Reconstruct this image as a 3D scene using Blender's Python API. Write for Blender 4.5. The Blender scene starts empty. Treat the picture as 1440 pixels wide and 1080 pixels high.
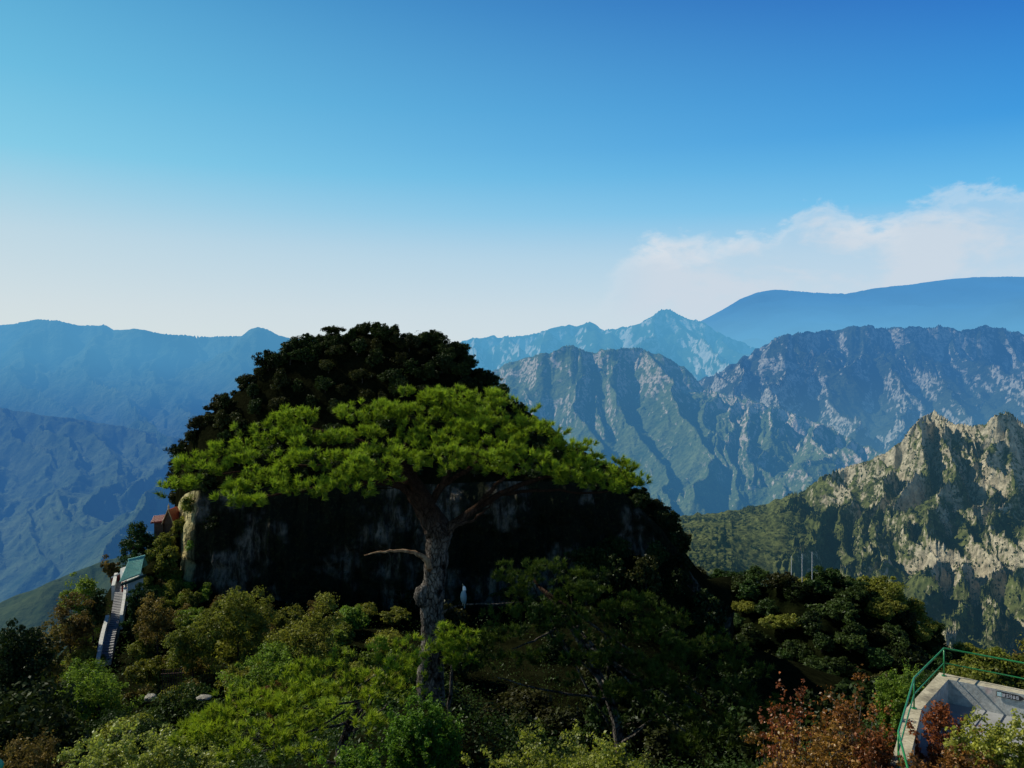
import bpy, math, random
import numpy as np
from mathutils import Vector, Matrix

PI = math.pi
R = math.radians
FOC = 1130.0          # focal length in photo pixels (1440 wide)
CX, HY = 720.0, 520.0  # principal column and horizon row
scene = bpy.context.scene
col = scene.collection

SUN_AZ = R(67)        # to the left of the view axis (+Y)
SUN_EL = R(42)

def at(px, py, Y):
    """photo pixel + depth -> world point (camera at the origin looking along +Y)"""
    return Vector(((px - CX) / FOC * Y, Y, (HY - py) / FOC * Y))

# ------------------------------------------------------------------ naming
def tag(o, label=None, cat=None, group=None, kind=None):
    if label: o['label'] = label
    if cat: o['category'] = cat
    if group: o['group'] = group
    if kind: o['kind'] = kind
    return o

def empty(name, loc=(0, 0, 0), rz=0.0):
    o = bpy.data.objects.new(name, None)
    col.objects.link(o)
    o.location = loc
    o.rotation_euler = (0, 0, rz)
    o.empty_display_size = 0.3
    return o

def link(name, me, parent=None):
    o = bpy.data.objects.new(name, me)
    col.objects.link(o)
    if parent is not None: o.parent = parent
    return o

def copy_tree(o, parent=None):
    c = o.copy()
    col.objects.link(c)
    if parent is not None: c.parent = parent
    for ch in list(o.children):
        copy_tree(ch, c)
    return c

# ------------------------------------------------------------------ mesh from arrays
def np_mesh(name, V, F, mats, attrs=None, smooth=False, midx=None):
    """V (n,3); F (m,k) with constant k or list of arrays with different k"""
    me = bpy.data.meshes.new(name)
    V = np.asarray(V, dtype=np.float32)
    blocks = F if isinstance(F, list) else [F]
    blocks = [np.asarray(b, dtype=np.int32) for b in blocks if len(b)]
    nl = sum(b.size for b in blocks); nf = sum(len(b) for b in blocks)
    me.vertices.add(len(V)); me.vertices.foreach_set('co', V.ravel())
    me.loops.add(nl); me.polygons.add(nf)
    me.loops.foreach_set('vertex_index', np.concatenate([b.ravel() for b in blocks]))
    tot = np.concatenate([np.full(len(b), b.shape[1], np.int32) for b in blocks])
    st = np.concatenate([[0], np.cumsum(tot)[:-1]]).astype(np.int32)
    me.polygons.foreach_set('loop_start', st)
    me.polygons.foreach_set('loop_total', tot)
    me.polygons.foreach_set('use_smooth', np.full(nf, smooth, dtype=bool))
    if midx is not None: me.polygons.foreach_set('material_index', np.asarray(midx, dtype=np.int32))
    for k, a in (attrs or {}).items():
        at_ = me.attributes.new(k, 'FLOAT', 'POINT')
        at_.data.foreach_set('value', np.asarray(a, dtype=np.float32))
    for m in (mats if isinstance(mats, (list, tuple)) else [mats]):
        me.materials.append(m)
    me.update(calc_edges=True)
    me.validate()
    return me

class MB:
    """collects simple solids; build() links them as one mesh"""
    def __init__(s): s.v = []; s.f = []
    def add(s, vs, fs):
        b = len(s.v); s.v += [tuple(v) for v in vs]; s.f += [tuple(i + b for i in f) for f in fs]
    def box(s, c, size, rz=0, tilt=None):
        x, y, z = [q / 2 for q in size]
        M = Matrix.Rotation(rz, 3, 'Z')
        if tilt is not None: M = M @ tilt
        vs = [Vector(c) + M @ Vector((sx * x, sy * y, sz * z)) for sx in (-1, 1) for sy in (-1, 1) for sz in (-1, 1)]
        s.add(vs, [(0, 1, 3, 2), (4, 6, 7, 5), (0, 4, 5, 1), (2, 3, 7, 6), (0, 2, 6, 4), (1, 5, 7, 3)])
    def prism(s, pts, z0, z1):
        n = len(pts)
        zz0 = z0 if hasattr(z0, '__len__') else [z0] * n
        zz1 = z1 if hasattr(z1, '__len__') else [z1] * n
        vs = [(p[0], p[1], zz0[i]) for i, p in enumerate(pts)] + [(p[0], p[1], zz1[i]) for i, p in enumerate(pts)]
        fs = [tuple(range(n - 1, -1, -1)), tuple(range(n, 2 * n))]
        fs += [(i, (i + 1) % n, n + (i + 1) % n, n + i) for i in range(n)]
        s.add(vs, fs)
    def tube(s, pts, rad, n=8, cap=True):
        pts = [Vector(p) for p in pts]
        rad = rad if hasattr(rad, '__len__') else [rad] * len(pts)
        base = len(s.v); up = Vector((0.13, 0.21, 0.97)); prev = None
        for i, p in enumerate(pts):
            t = (pts[min(i + 1, len(pts) - 1)] - pts[max(i - 1, 0)]).normalized()
            if prev is None:
                a = t.cross(up)
                if a.length < 0.05: a = t.cross(Vector((1, 0, 0)))
                a.normalize()
            else:
                a = (prev - t * prev.dot(t)).normalized()
            prev = a; b = t.cross(a)
            for k in range(n):
                w = 2 * PI * k / n
                s.v.append(tuple(p + (a * math.cos(w) + b * math.sin(w)) * rad[i]))
        for i in range(len(pts) - 1):
            for k in range(n):
                k2 = (k + 1) % n
                s.f.append((base + i * n + k, base + i * n + k2, base + (i + 1) * n + k2, base + (i + 1) * n + k))
        if cap:
            s.f.append(tuple(base + k for k in range(n - 1, -1, -1)))
            s.f.append(tuple(base + (len(pts) - 1) * n + k for k in range(n)))
    def mesh(s, name, m, smooth=False):
        me = bpy.data.meshes.new(name)
        me.from_pydata(s.v, [], s.f)
        for q in (m if isinstance(m, (list, tuple)) else [m]): me.materials.append(q)
        if smooth: me.polygons.foreach_set('use_smooth', [True] * len(me.polygons))
        me.update()
        return me
    def build(s, name, m, parent=None, smooth=False, bevel=0):
        o = link(name, s.mesh(name, m, smooth), parent)
        if bevel:
            b = o.modifiers.new('bevel', 'BEVEL'); b.width = bevel; b.segments = 2; b.limit_method = 'ANGLE'
        return o

# ------------------------------------------------------------------ noise
def _hash(ix, iy, s=0.0):
    h = np.sin(ix * 127.1 + iy * 311.7 + s * 74.7) * 43758.5453
    return h - np.floor(h)

def vnoise(x, y, s=0.0):
    ix = np.floor(x); iy = np.floor(y); fx = x - ix; fy = y - iy
    u = fx * fx * fx * (fx * (fx * 6 - 15) + 10); v = fy * fy * fy * (fy * (fy * 6 - 15) + 10)
    a = _hash(ix, iy, s); b = _hash(ix + 1, iy, s); c = _hash(ix, iy + 1, s); d = _hash(ix + 1, iy + 1, s)
    return (a + (b - a) * u + (c - a) * v + (a - b - c + d) * u * v) * 2 - 1

def fbm(x, y, o=5, s=0.0, gain=0.5, ridged=False):
    r = np.zeros_like(x); a = 1.0; t = 0.0
    for i in range(o):
        n = vnoise(x, y, s + i * 3.1)
        if ridged: n = 1 - 2 * np.abs(n)
        r += a * n; t += a; a *= gain
        x, y = x * 1.62 - y * 1.18 + 5.3, x * 1.18 + y * 1.62 - 2.7
    return r / t

def gully(px, py, dx, dy, s=0.0):
    """stripes of noise that run along a direction: one octave of erosion gullies (value and gradient)"""
    ix = np.floor(px); iy = np.floor(py); fx = px - ix; fy = py - iy
    va = np.zeros_like(px); gx = np.zeros_like(px); gy = np.zeros_like(px); wt = np.zeros_like(px)
    for i in range(-2, 2):
        for j in range(-2, 2):
            hx = _hash(ix - i, iy - j, s) * 0.5; hy = _hash(ix - i, iy - j, s + 9.0) * 0.5
            qx = fx + i - hx; qy = fy + j - hy
            w = np.exp(-(qx * qx + qy * qy) * 2.0); wt += w
            m = (qx * dx + qy * dy) * 2 * PI
            sn = np.sin(m)
            va += w * np.cos(m); gx -= w * sn * dx; gy -= w * sn * dy
    return va / wt, gx / wt, gy / wt

def sstep(a, b, x):
    t = np.clip((x - a) / (b - a), 0, 1)
    return t * t * (3 - 2 * t)

# ------------------------------------------------------------------ materials
def newmat(name):
    m = bpy.data.materials.new(name); m.use_nodes = True
    nt = m.node_tree; nt.nodes.clear()
    out = nt.nodes.new('ShaderNodeOutputMaterial')
    return m, nt, out

class NT:
    def __init__(s, nt): s.nt = nt
    def n(s, t, **kw):
        nd = s.nt.nodes.new(t)
        for k, v in kw.items():
            if k.startswith('i_'):
                key = k[2:]
                key = int(key) if key.isdigit() else key.replace('_', ' ')
                s.set(nd.inputs[key], v)
            else: setattr(nd, k, v)
        return nd
    def set(s, sock, v):
        if isinstance(v, bpy.types.NodeSocket): s.nt.links.new(v, sock)
        else: sock.default_value = v
    def math(s, op, a, b=None, c=None, clamp=False):
        nd = s.nt.nodes.new('ShaderNodeMath'); nd.operation = op; nd.use_clamp = clamp
        for i, v in enumerate((a, b, c)):
            if v is not None: s.set(nd.inputs[i], v)
        return nd.outputs[0]
    def mix(s, f, a, b, t='RGBA', blend='MIX'):
        nd = s.nt.nodes.new('ShaderNodeMix'); nd.data_type = t; nd.blend_type = blend
        s.set(nd.inputs[0], f)
        ia, ib = (6, 7) if t == 'RGBA' else (2, 3)
        s.set(nd.inputs[ia], a); s.set(nd.inputs[ib], b)
        return nd.outputs[2 if t == 'RGBA' else 0]
    def ramp(s, f, stops, interp='LINEAR'):
        nd = s.nt.nodes.new('ShaderNodeValToRGB'); cr = nd.color_ramp; cr.interpolation = interp
        while len(cr.elements) < len(stops): cr.elements.new(0.5)
        for e, (p, c) in zip(cr.elements, stops):
            e.position = p; e.color = (c if hasattr(c, '__len__') else (c, c, c)) + ((1,) if not hasattr(c, '__len__') or len(c) == 3 else ())
        s.set(nd.inputs[0], f)
        return nd.outputs[0]
    def noise(s, vec, scale, detail=4, rough=0.55, dist=0.0, dim='3D'):
        nd = s.nt.nodes.new('ShaderNodeTexNoise'); nd.noise_dimensions = dim
        if vec is not None: s.set(nd.inputs['Vector'], vec)
        nd.inputs['Scale'].default_value = scale; nd.inputs['Detail'].default_value = detail
        nd.inputs['Roughness'].default_value = rough; nd.inputs['Distortion'].default_value = dist
        return nd.outputs[0]
    def maprange(s, v, a, b, c, d, smooth=False):
        nd = s.nt.nodes.new('ShaderNodeMapRange'); nd.interpolation_type = 'SMOOTHSTEP' if smooth else 'LINEAR'
        s.set(nd.inputs[0], v)
        for i, q in zip((1, 2, 3, 4), (a, b, c, d)): s.set(nd.inputs[i], q)
        return nd.outputs[0]

def c3(r, g, b): return (r, g, b, 1.0)
def srgb(r, g, b):
    f = lambda u: ((u / 255 + 0.055) / 1.055) ** 2.4 if u > 10 else u / 255 / 12.92
    return (f(r), f(g), f(b))

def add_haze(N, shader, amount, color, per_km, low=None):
    """aerial perspective: haze painted in as emission, growing with distance from the viewing terrace"""
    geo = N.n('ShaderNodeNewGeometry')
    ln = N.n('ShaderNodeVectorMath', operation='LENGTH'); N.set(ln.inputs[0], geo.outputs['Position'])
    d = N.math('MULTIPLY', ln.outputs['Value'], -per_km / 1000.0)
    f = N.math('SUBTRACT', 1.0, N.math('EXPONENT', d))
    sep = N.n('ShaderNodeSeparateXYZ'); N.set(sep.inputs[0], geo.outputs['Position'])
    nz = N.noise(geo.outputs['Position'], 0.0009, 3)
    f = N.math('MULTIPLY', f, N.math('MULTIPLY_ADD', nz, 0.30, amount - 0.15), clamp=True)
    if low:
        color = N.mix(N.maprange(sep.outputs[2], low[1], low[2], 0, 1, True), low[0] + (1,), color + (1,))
    em = N.n('ShaderNodeEmission'); N.set(em.inputs[0], color if isinstance(color, bpy.types.NodeSocket) else color + (1,))  # the haze is a painted glow mixed over the surface
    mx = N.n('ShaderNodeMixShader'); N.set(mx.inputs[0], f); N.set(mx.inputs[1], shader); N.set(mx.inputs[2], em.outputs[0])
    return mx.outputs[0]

def mountain_mat(name, veg1, veg2, rock1, rock2, rock_lo, rock_hi, haze_col, per_km, amount=1.0,
                 feat=0.01, bump=8.0, dots=0.0, low=None):
    m, nt, out = newmat(name); N = NT(nt)
    geo = N.n('ShaderNodeNewGeometry'); P = geo.outputs['Position']
    att = N.n('ShaderNodeAttribute', attribute_name='rock')
    big = N.noise(P, feat, 6, 0.6); fine = N.noise(P, feat * 7, 5, 0.65)
    veg = N.mix(N.maprange(N.mix(0.5, big, fine, 'FLOAT'), 0.36, 0.64, 0, 1), veg1 + (1,), veg2 + (1,))
    # broken rock: attribute (steepness + ledges) roughened by noise
    r = N.math('ADD', att.outputs['Fac'], N.math('MULTIPLY', N.math('SUBTRACT', fine, 0.5), 1.5))
    rm = N.maprange(r, rock_lo, rock_hi, 0, 1, True)
    rc_ = N.mix(N.maprange(N.noise(P, feat * 3.1, 6, 0.7), 0.35, 0.65, 0, 1), rock1 + (1,), rock2 + (1,))
    colr = N.mix(rm, veg, rc_)
    if dots > 0:
        vo = N.n('ShaderNodeTexVoronoi', feature='F1'); N.set(vo.inputs['Vector'], P); vo.inputs['Scale'].default_value = dots
        dk = N.maprange(vo.outputs['Distance'], 0.15, 0.6, 0.45, 1.15)
        dk = N.mix(rm, dk, 1.0, 'FLOAT')
        colr = N.mix(1.0, colr, dk, blend='MULTIPLY')
        hb = N.math('MULTIPLY_ADD', vo.outputs['Distance'], -0.6, fine)
    else:
        hb = N.math('ADD', fine, N.math('MULTIPLY', big, 0.7))
    b = N.n('ShaderNodeBump'); b.inputs['Strength'].default_value = 0.8; b.inputs['Distance'].default_value = bump
    N.set(b.inputs['Height'], hb)
    bs = N.n('ShaderNodeBsdfDiffuse'); N.set(bs.inputs['Color'], colr); N.set(bs.inputs['Normal'], b.outputs[0])
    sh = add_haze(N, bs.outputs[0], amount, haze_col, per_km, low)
    nt.links.new(sh, out.inputs[0])
    return m

# ------------------------------------------------------------------ world, sun, camera
def make_world():
    w = bpy.data.worlds.new('World'); scene.world = w; w.use_nodes = True
    nt = w.node_tree; nt.nodes.clear(); N = NT(nt)
    out = nt.nodes.new('ShaderNodeOutputWorld'); bg = nt.nodes.new('ShaderNodeBackground')
    nt.links.new(bg.outputs[0], out.inputs[0])
    sky = N.n('ShaderNodeTexSky', sky_type='NISHITA'); sky.sun_disc = False
    sky.sun_elevation = SUN_EL; sky.sun_rotation = -SUN_AZ
    sky.altitude = 1200; sky.air_density = 1.0; sky.dust_density = 1.2; sky.ozone_density = 2.0
    tc = N.n('ShaderNodeTexCoord'); D = tc.outputs['Generated']
    sp = N.n('ShaderNodeSeparateXYZ'); N.set(sp.inputs[0], D)
    x, y, z = sp.outputs
    el = N.math('MULTIPLY', N.math('ARCSINE', z), 180 / PI)          # degrees above the horizon
    az = N.math('MULTIPLY', N.math('ARCTAN2', x, y), 180 / PI)       # degrees right of +Y
    # grade of the clear sky by height, cooler and deeper away from the sun
    e01 = N.maprange(el, 0, 90, 0, 1)
    left = N.ramp(e01, [(0.0, srgb(220, 228, 226)), (0.045, srgb(212, 224, 228)), (0.095, srgb(192, 218, 230)), (0.15, srgb(132, 206, 233)),
                        (0.20, srgb(106, 190, 226)), (0.27, srgb(80, 165, 211)), (0.38, srgb(34, 98, 165)), (0.55, srgb(16, 50, 100)), (1.0, srgb(10, 30, 70))])
    right = N.ramp(e01, [(0.0, srgb(210, 224, 236)), (0.045, srgb(200, 221, 236)), (0.085, srgb(170, 211, 238)), (0.12, srgb(104, 192, 240)),
                         (0.17, srgb(60, 156, 227)), (0.27, srgb(28, 100, 194)), (0.38, srgb(16, 60, 135)), (0.55, srgb(9, 34, 84)), (1.0, srgb(7, 24, 62))])
    azf = N.maprange(az, -32, 34, 0, 1)
    grad = N.mix(azf, left, right)
    clr = N.mix(0.08, grad, N.mix(1.0, sky.outputs[0], (0.075, 0.075, 0.075, 1), blend='MULTIPLY'))
    # clouds: a low bank over the right-hand mountains
    topn = N.n('ShaderNodeFloatCurve')
    N.set(topn.inputs[1], N.maprange(az, 0, 45, 0, 1))
    cm = topn.mapping; cv = cm.curves[0]
    pts = [(0, 3.5), (0.12, 5.5), (0.18, 8.2), (0.23, 9.3), (0.31, 9.6), (0.40, 9.8), (0.45, 11.2), (0.52, 10.6), (0.575, 10.5), (0.63, 11.3), (0.70, 11.9), (0.76, 11.3), (1.0, 9.0)]
    cv.points[0].location = (pts[0][0], pts[0][1] / 15); cv.points[1].location = (1.0, pts[-1][1] / 15)
    for px_, v in pts[1:-1]: cv.points.new(px_, v / 15)
    cm.update()
    top = N.math('MULTIPLY', topn.outputs[0], 15.0)
    cvx = N.n('ShaderNodeCombineXYZ'); N.set(cvx.inputs[0], az); N.set(cvx.inputs[1], N.math('MULTIPLY', el, 1.9))
    n1 = N.noise(cvx.outputs[0], 0.17, 7, 0.58, 0.4); n2 = N.noise(cvx.outputs[0], 0.6, 6, 0.6, 0.3)
    puff = N.math('MULTIPLY_ADD', N.math('SUBTRACT', n1, 0.5), 5.0, N.math('MULTIPLY', N.math('SUBTRACT', n2, 0.5), 2.8))
    dtop = N.math('ADD', N.math('SUBTRACT', top, el), puff)           # degrees below the ragged top
    body = N.maprange(dtop, 0.0, 1.5, 0, 1, True)
    hole = N.maprange(N.math('ADD', N.noise(cvx.outputs[0], 0.11, 4, 0.55, 0.6), N.math('MULTIPLY', n2, 0.25)), 0.52, 0.72, 1.0, 0.34, True)
    low = N.maprange(el, 1.5, 5.0, 0.45, 1.0, True)
    lim = N.math('MULTIPLY', N.maprange(az, 5, 11, 0, 1, True), N.maprange(az, 44, 62, 1, 0, True))
    rim = N.maprange(dtop, 0.0, 2.6, 1.0, 0.0, True)
    cov = N.math('MULTIPLY', N.math('MULTIPLY', body, N.math('MAXIMUM', hole, N.math('MULTIPLY', rim, 0.9))), N.math('MULTIPLY', low, lim))
    cov = N.math('MULTIPLY', cov, 0.92)
    ccol = N.mix(N.math('MULTIPLY', rim, N.maprange(n2, 0.35, 0.6, 0.3, 1)), srgb(204, 216, 228) + (1,), srgb(236, 236, 238) + (1,))
    # thin veil streaks low on the left
    fin = N.mix(cov, clr, ccol)
    N.set(bg.inputs[0], fin); bg.inputs[1].default_value = 1.0
    # camera and light
    cd = bpy.data.cameras.new('camera'); cam = bpy.data.objects.new('camera', cd); col.objects.link(cam)
    cd.sensor_width = 36; cd.lens = FOC / 1440 * 36; cd.clip_start = 0.1; cd.clip_end = 120000
    cam.location = (0, 0, 0); cam.rotation_euler = (R(90), 0, 0)
    cd.shift_y = -(540 - HY) / 1440
    scene.camera = cam
    ld = bpy.data.lights.new('sun', 'SUN'); ld.energy = 5.0; ld.angle = R(0.53); ld.color = (1.0, 0.93, 0.80)
    lo = bpy.data.objects.new('sun', ld); col.objects.link(lo)
    sd = Vector((-math.sin(SUN_AZ) * math.cos(SUN_EL), math.cos(SUN_AZ) * math.cos(SUN_EL), math.sin(SUN_EL)))
    lo.rotation_euler = sd.to_track_quat('Z', 'Y').to_euler()
    lo.location = sd * 200
    scene.view_settings.view_transform = 'Standard'; scene.view_settings.look = 'None'
    scene.view_settings.exposure = 0; scene.view_settings.gamma = 1
    scene.render.engine = 'CYCLES'
    cy = scene.cycles
    cy.max_bounces = 4; cy.diffuse_bounces = 2; cy.glossy_bounces = 2; cy.transmission_bounces = 3; cy.transparent_max_bounces = 6
    cy.use_denoising = True; cy.sample_clamp_indirect = 4.0
make_world()

# ------------------------------------------------------------------ mountain ranges
def interp(pts, x):
    a = np.array(pts, float)
    return np.interp(x, a[:, 0], a[:, 1])

def mountain(name, sky, Yc, Y0, zfoot, mat, px0, px1, step=2.0, rows=170, prof=1.25, spur=(90, 0.35), ero=(0.004, 40, 5),
             seed=1.0, rough=3.0, back=0.35, crest_wob=0.08, rockf=None, extra=None, smooth=True, dirk=1.6,
             spurs=(), slope=0.62, cliff=(0, 20), warp=0.28, spurcliff=0.7, near_k=None):
    px = np.arange(px0, px1 + step, step)
    skyv = interp(sky, px)
    cr = fbm(px / 9.0, px * 0 + seed, 4, seed) * rough + fbm(px / 40.0, px * 0 + seed, 3, seed + 5) * rough * 0.8
    def soft(a, sig):
        k = int(max(1, round(sig * 3 / step))); w = np.exp(-0.5 * (np.arange(-k, k + 1) * step / sig) ** 2); w /= w.sum()
        return np.convolve(np.pad(a, k, 'edge'), w, 'valid')
    sky_t = skyv + cr * 0.6
    skyv = soft(skyv, 9)
    yc = (interp(Yc, px) if isinstance(Yc, list) else np.full_like(px, float(Yc)))
    yc = yc * (1 + crest_wob * fbm(px / 70.0, px * 0 + 3, 3, seed + 2))
    y0 = (interp(Y0, px) if isinstance(Y0, list) else np.full_like(px, float(Y0)))
    zf = (interp(zfoot, px) if isinstance(zfoot, list) else np.full_like(px, float(zfoot)))
    nb = int(rows * 0.16)
    t = np.concatenate([np.linspace(0, 1, rows), 1 + np.linspace(0, 1, nb + 1)[1:]])
    T, PX = np.meshgrid(t, px, indexing='ij')
    YC = yc[None, :]; Y0_ = y0[None, :]; ZF = zf[None, :]
    Y = np.where(T <= 1, Y0_ + (YC - Y0_) * T, YC + (T - 1) * back * (YC - Y0_))
    X = (PX - CX) / FOC * Y
    zc = ((HY - skyv) / FOC * yc)[None, :]
    tt = np.clip(T, 0, 1)
    relief = (zc - ZF)
    # ridge network: crest + spurs, each side falling away as a slope with a broken cliff near the ridge
    L, amp = spur
    n1 = fbm(X / L, Y / L, 3, seed + 11, 0.4); n2 = fbm(X / L + 9, Y / L, 3, seed + 12, 0.4)
    wx = X + n1 * L * warp; wy = Y + n2 * L * warp
    cn = np.clip(0.5 + 0.9 * fbm(X / (L * 0.6), Y / (L * 0.6), 3, seed + 14), 0, 1.3)
    sl = slope * (1 + 0.35 * n2)
    crest = [(float(p), None, float(y), float(z)) for p, y, z in zip(px[::10], yc[::10], zc[0][::10])]
    lines = [[((p - CX) / FOC * y, y, z) for p, _, y, z in crest]]
    for sp_ in spurs:
        lines.append([tuple(at(*q)) for q in sp_])
    Z = ZF + 0.02 * (Y - Y0_) + fbm(X / (L * 1.3), Y / (L * 1.3), 4, seed + 30) * L * 0.10
    near = np.full_like(X, 1e9)
    for li, ln in enumerate(lines):
        best = np.full_like(X, -1e9)
        for (ax_, ay_, az_), (bx_, by_, bz_) in zip(ln[:-1], ln[1:]):
            ex, ey = bx_ - ax_, by_ - ay_
            q = np.clip(((wx - ax_) * ex + (wy - ay_) * ey) / (ex * ex + ey * ey + 1e-9), 0, 1)
            d = np.sqrt((wx - ax_ - q * ex) ** 2 + (wy - ay_ - q * ey) ** 2)
            near = np.minimum(near, d)
            ch, cw = cliff
            zz = az_ + (bz_ - az_) * q - sl * d - ch * cn * (1 - np.exp(-d / cw)) * (1.0 if li == 0 else spurcliff)
            best = np.maximum(best, zz)
        kk = L * 0.03
        hi = np.maximum(Z, best)
        Z = hi + kk * np.log1p(np.exp(-np.abs(Z - best) / kk))
    Z = Z + fbm(wx / L, wy / L, 5, seed + 20, ridged=True) * amp * L * 0.045
    Z = Z - np.where(T > 1, (T - 1) * 0.45 * back * (YC - Y0_), 0.0)
    # erosion gullies down the steepest slope
    def grad(H):
        Xu = np.gradient(X, axis=1); Xv = np.gradient(X, axis=0); Yu = np.gradient(Y, axis=1); Yv = np.gradient(Y, axis=0)
        Hu = np.gradient(H, axis=1); Hv = np.gradient(H, axis=0)
        det = Xu * Yv - Xv * Yu; det = np.where(np.abs(det) < 1e-9, 1e-9, det)
        return (Hu * Yv - Hv * Yu) / det, (Hv * Xu - Hu * Xv) / det
    gx, gy = grad(Z)
    k = 9
    for _ in range(2):   # soften the slope field
        gx = (gx + np.roll(gx, k, 1) + np.roll(gx, -k, 1)) / 3; gy = (gy + np.roll(gy, k, 1) + np.roll(gy, -k, 1)) / 3
    f0, a0, octs = ero
    ax = np.zeros_like(X); ay = np.zeros_like(X); f = f0; a = a0
    lim = sstep(0.0, 0.12, tt) * (1 - 0.45 * sstep(0.85, 1.0, tt))
    h = np.zeros_like(X)
    for i in range(octs):
        ddx, ddy = gy + ay, -(gx + ax)
        ll = np.sqrt(ddx ** 2 + ddy ** 2) + 1e-6
        sc = np.clip(ll * dirk, 0.2, 1.25) / ll
        v, vx, vy = gully(X * f, Y * f, ddx * sc, ddy * sc, seed + i)
        h += v * a; ax += vx * a * f * 2.2; ay += vy * a * f * 2.2
        a *= 0.42; f *= 2.0
    Z = Z + h * lim
    if extra is not None: Z = Z + extra(X, Y, PX, T, seed)
    # hold the skyline of the place
    tgt = (HY - sky_t) / FOC
    for _ in range(5):
        d = soft(tgt - np.max(Z / Y, axis=0), 30)
        Z = Z + d[None, :] * Y * sstep(0.05, 0.95, tt)
    for _ in range(4):
        d = soft(tgt - np.max(Z / Y, axis=0), 5)
        Z = Z + d[None, :] * Y * sstep(0.55, 0.97, tt)
    for _ in range(3):
        d = soft(tgt - np.max(Z / Y, axis=0), 1.6)
        Z = Z + d[None, :] * Y * sstep(0.88, 0.99, tt)
    gx, gy = grad(Z)
    steep = np.sqrt(gx ** 2 + gy ** 2)
    rock = rockf(X, Y, Z, PX, T, steep, relief) if rockf is not None else sstep(0.7, 1.5, steep)
    if near_k: rock = rock + near_k[1] * np.exp(-near / near_k[0]) * np.clip(0.4 + 1.6 * fbm(X / L, Y / L, 4, seed + 60), 0, 1.4)
    nr, nc = X.shape
    V = np.stack([X, Y, Z], -1).reshape(-1, 3)
    idx = np.arange(nr * nc).reshape(nr, nc)
    F = np.stack([idx[:-1, :-1], idx[:-1, 1:], idx[1:, 1:], idx[1:, :-1]], -1).reshape(-1, 4)
    me = np_mesh(name, V, F, mat, {'rock': rock.ravel()}, smooth=smooth)
    o = link(name, me); tag(o, kind='structure')
    return o, (px, t, X, Y, Z)

HZ_BLUE = srgb(70, 150, 205)
HZ_CYAN = srgb(96, 172, 214)
HZ_DEEP = srgb(44, 98, 162)

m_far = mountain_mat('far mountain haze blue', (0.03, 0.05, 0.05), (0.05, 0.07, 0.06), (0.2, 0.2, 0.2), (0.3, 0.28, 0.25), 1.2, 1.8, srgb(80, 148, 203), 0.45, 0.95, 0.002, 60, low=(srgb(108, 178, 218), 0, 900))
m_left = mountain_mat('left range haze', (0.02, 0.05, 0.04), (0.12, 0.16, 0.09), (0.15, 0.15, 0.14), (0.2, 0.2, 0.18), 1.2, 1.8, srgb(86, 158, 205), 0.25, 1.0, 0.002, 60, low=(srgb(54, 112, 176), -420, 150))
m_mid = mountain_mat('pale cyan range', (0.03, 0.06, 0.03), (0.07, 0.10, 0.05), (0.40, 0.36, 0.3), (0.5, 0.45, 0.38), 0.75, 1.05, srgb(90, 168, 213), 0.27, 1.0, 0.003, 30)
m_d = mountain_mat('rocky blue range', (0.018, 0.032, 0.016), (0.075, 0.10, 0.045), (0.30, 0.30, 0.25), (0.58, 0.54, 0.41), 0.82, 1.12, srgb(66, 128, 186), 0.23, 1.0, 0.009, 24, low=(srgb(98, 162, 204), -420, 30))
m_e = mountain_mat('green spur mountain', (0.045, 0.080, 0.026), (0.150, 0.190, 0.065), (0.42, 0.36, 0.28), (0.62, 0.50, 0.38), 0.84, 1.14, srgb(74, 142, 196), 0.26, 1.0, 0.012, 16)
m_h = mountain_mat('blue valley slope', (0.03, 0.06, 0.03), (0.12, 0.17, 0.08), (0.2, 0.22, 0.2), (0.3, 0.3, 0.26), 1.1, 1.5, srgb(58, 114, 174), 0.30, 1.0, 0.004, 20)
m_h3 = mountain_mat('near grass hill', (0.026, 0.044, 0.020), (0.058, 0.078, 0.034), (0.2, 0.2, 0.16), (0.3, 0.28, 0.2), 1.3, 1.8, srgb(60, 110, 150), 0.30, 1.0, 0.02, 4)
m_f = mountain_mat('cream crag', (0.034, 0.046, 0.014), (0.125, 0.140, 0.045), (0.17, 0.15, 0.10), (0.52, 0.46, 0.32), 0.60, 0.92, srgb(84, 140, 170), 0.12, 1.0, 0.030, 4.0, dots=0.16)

fs_rock = lambda lo, hi: (lambda X, Y, Z, PX, T, st, rel: sstep(lo, hi, st))

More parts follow.
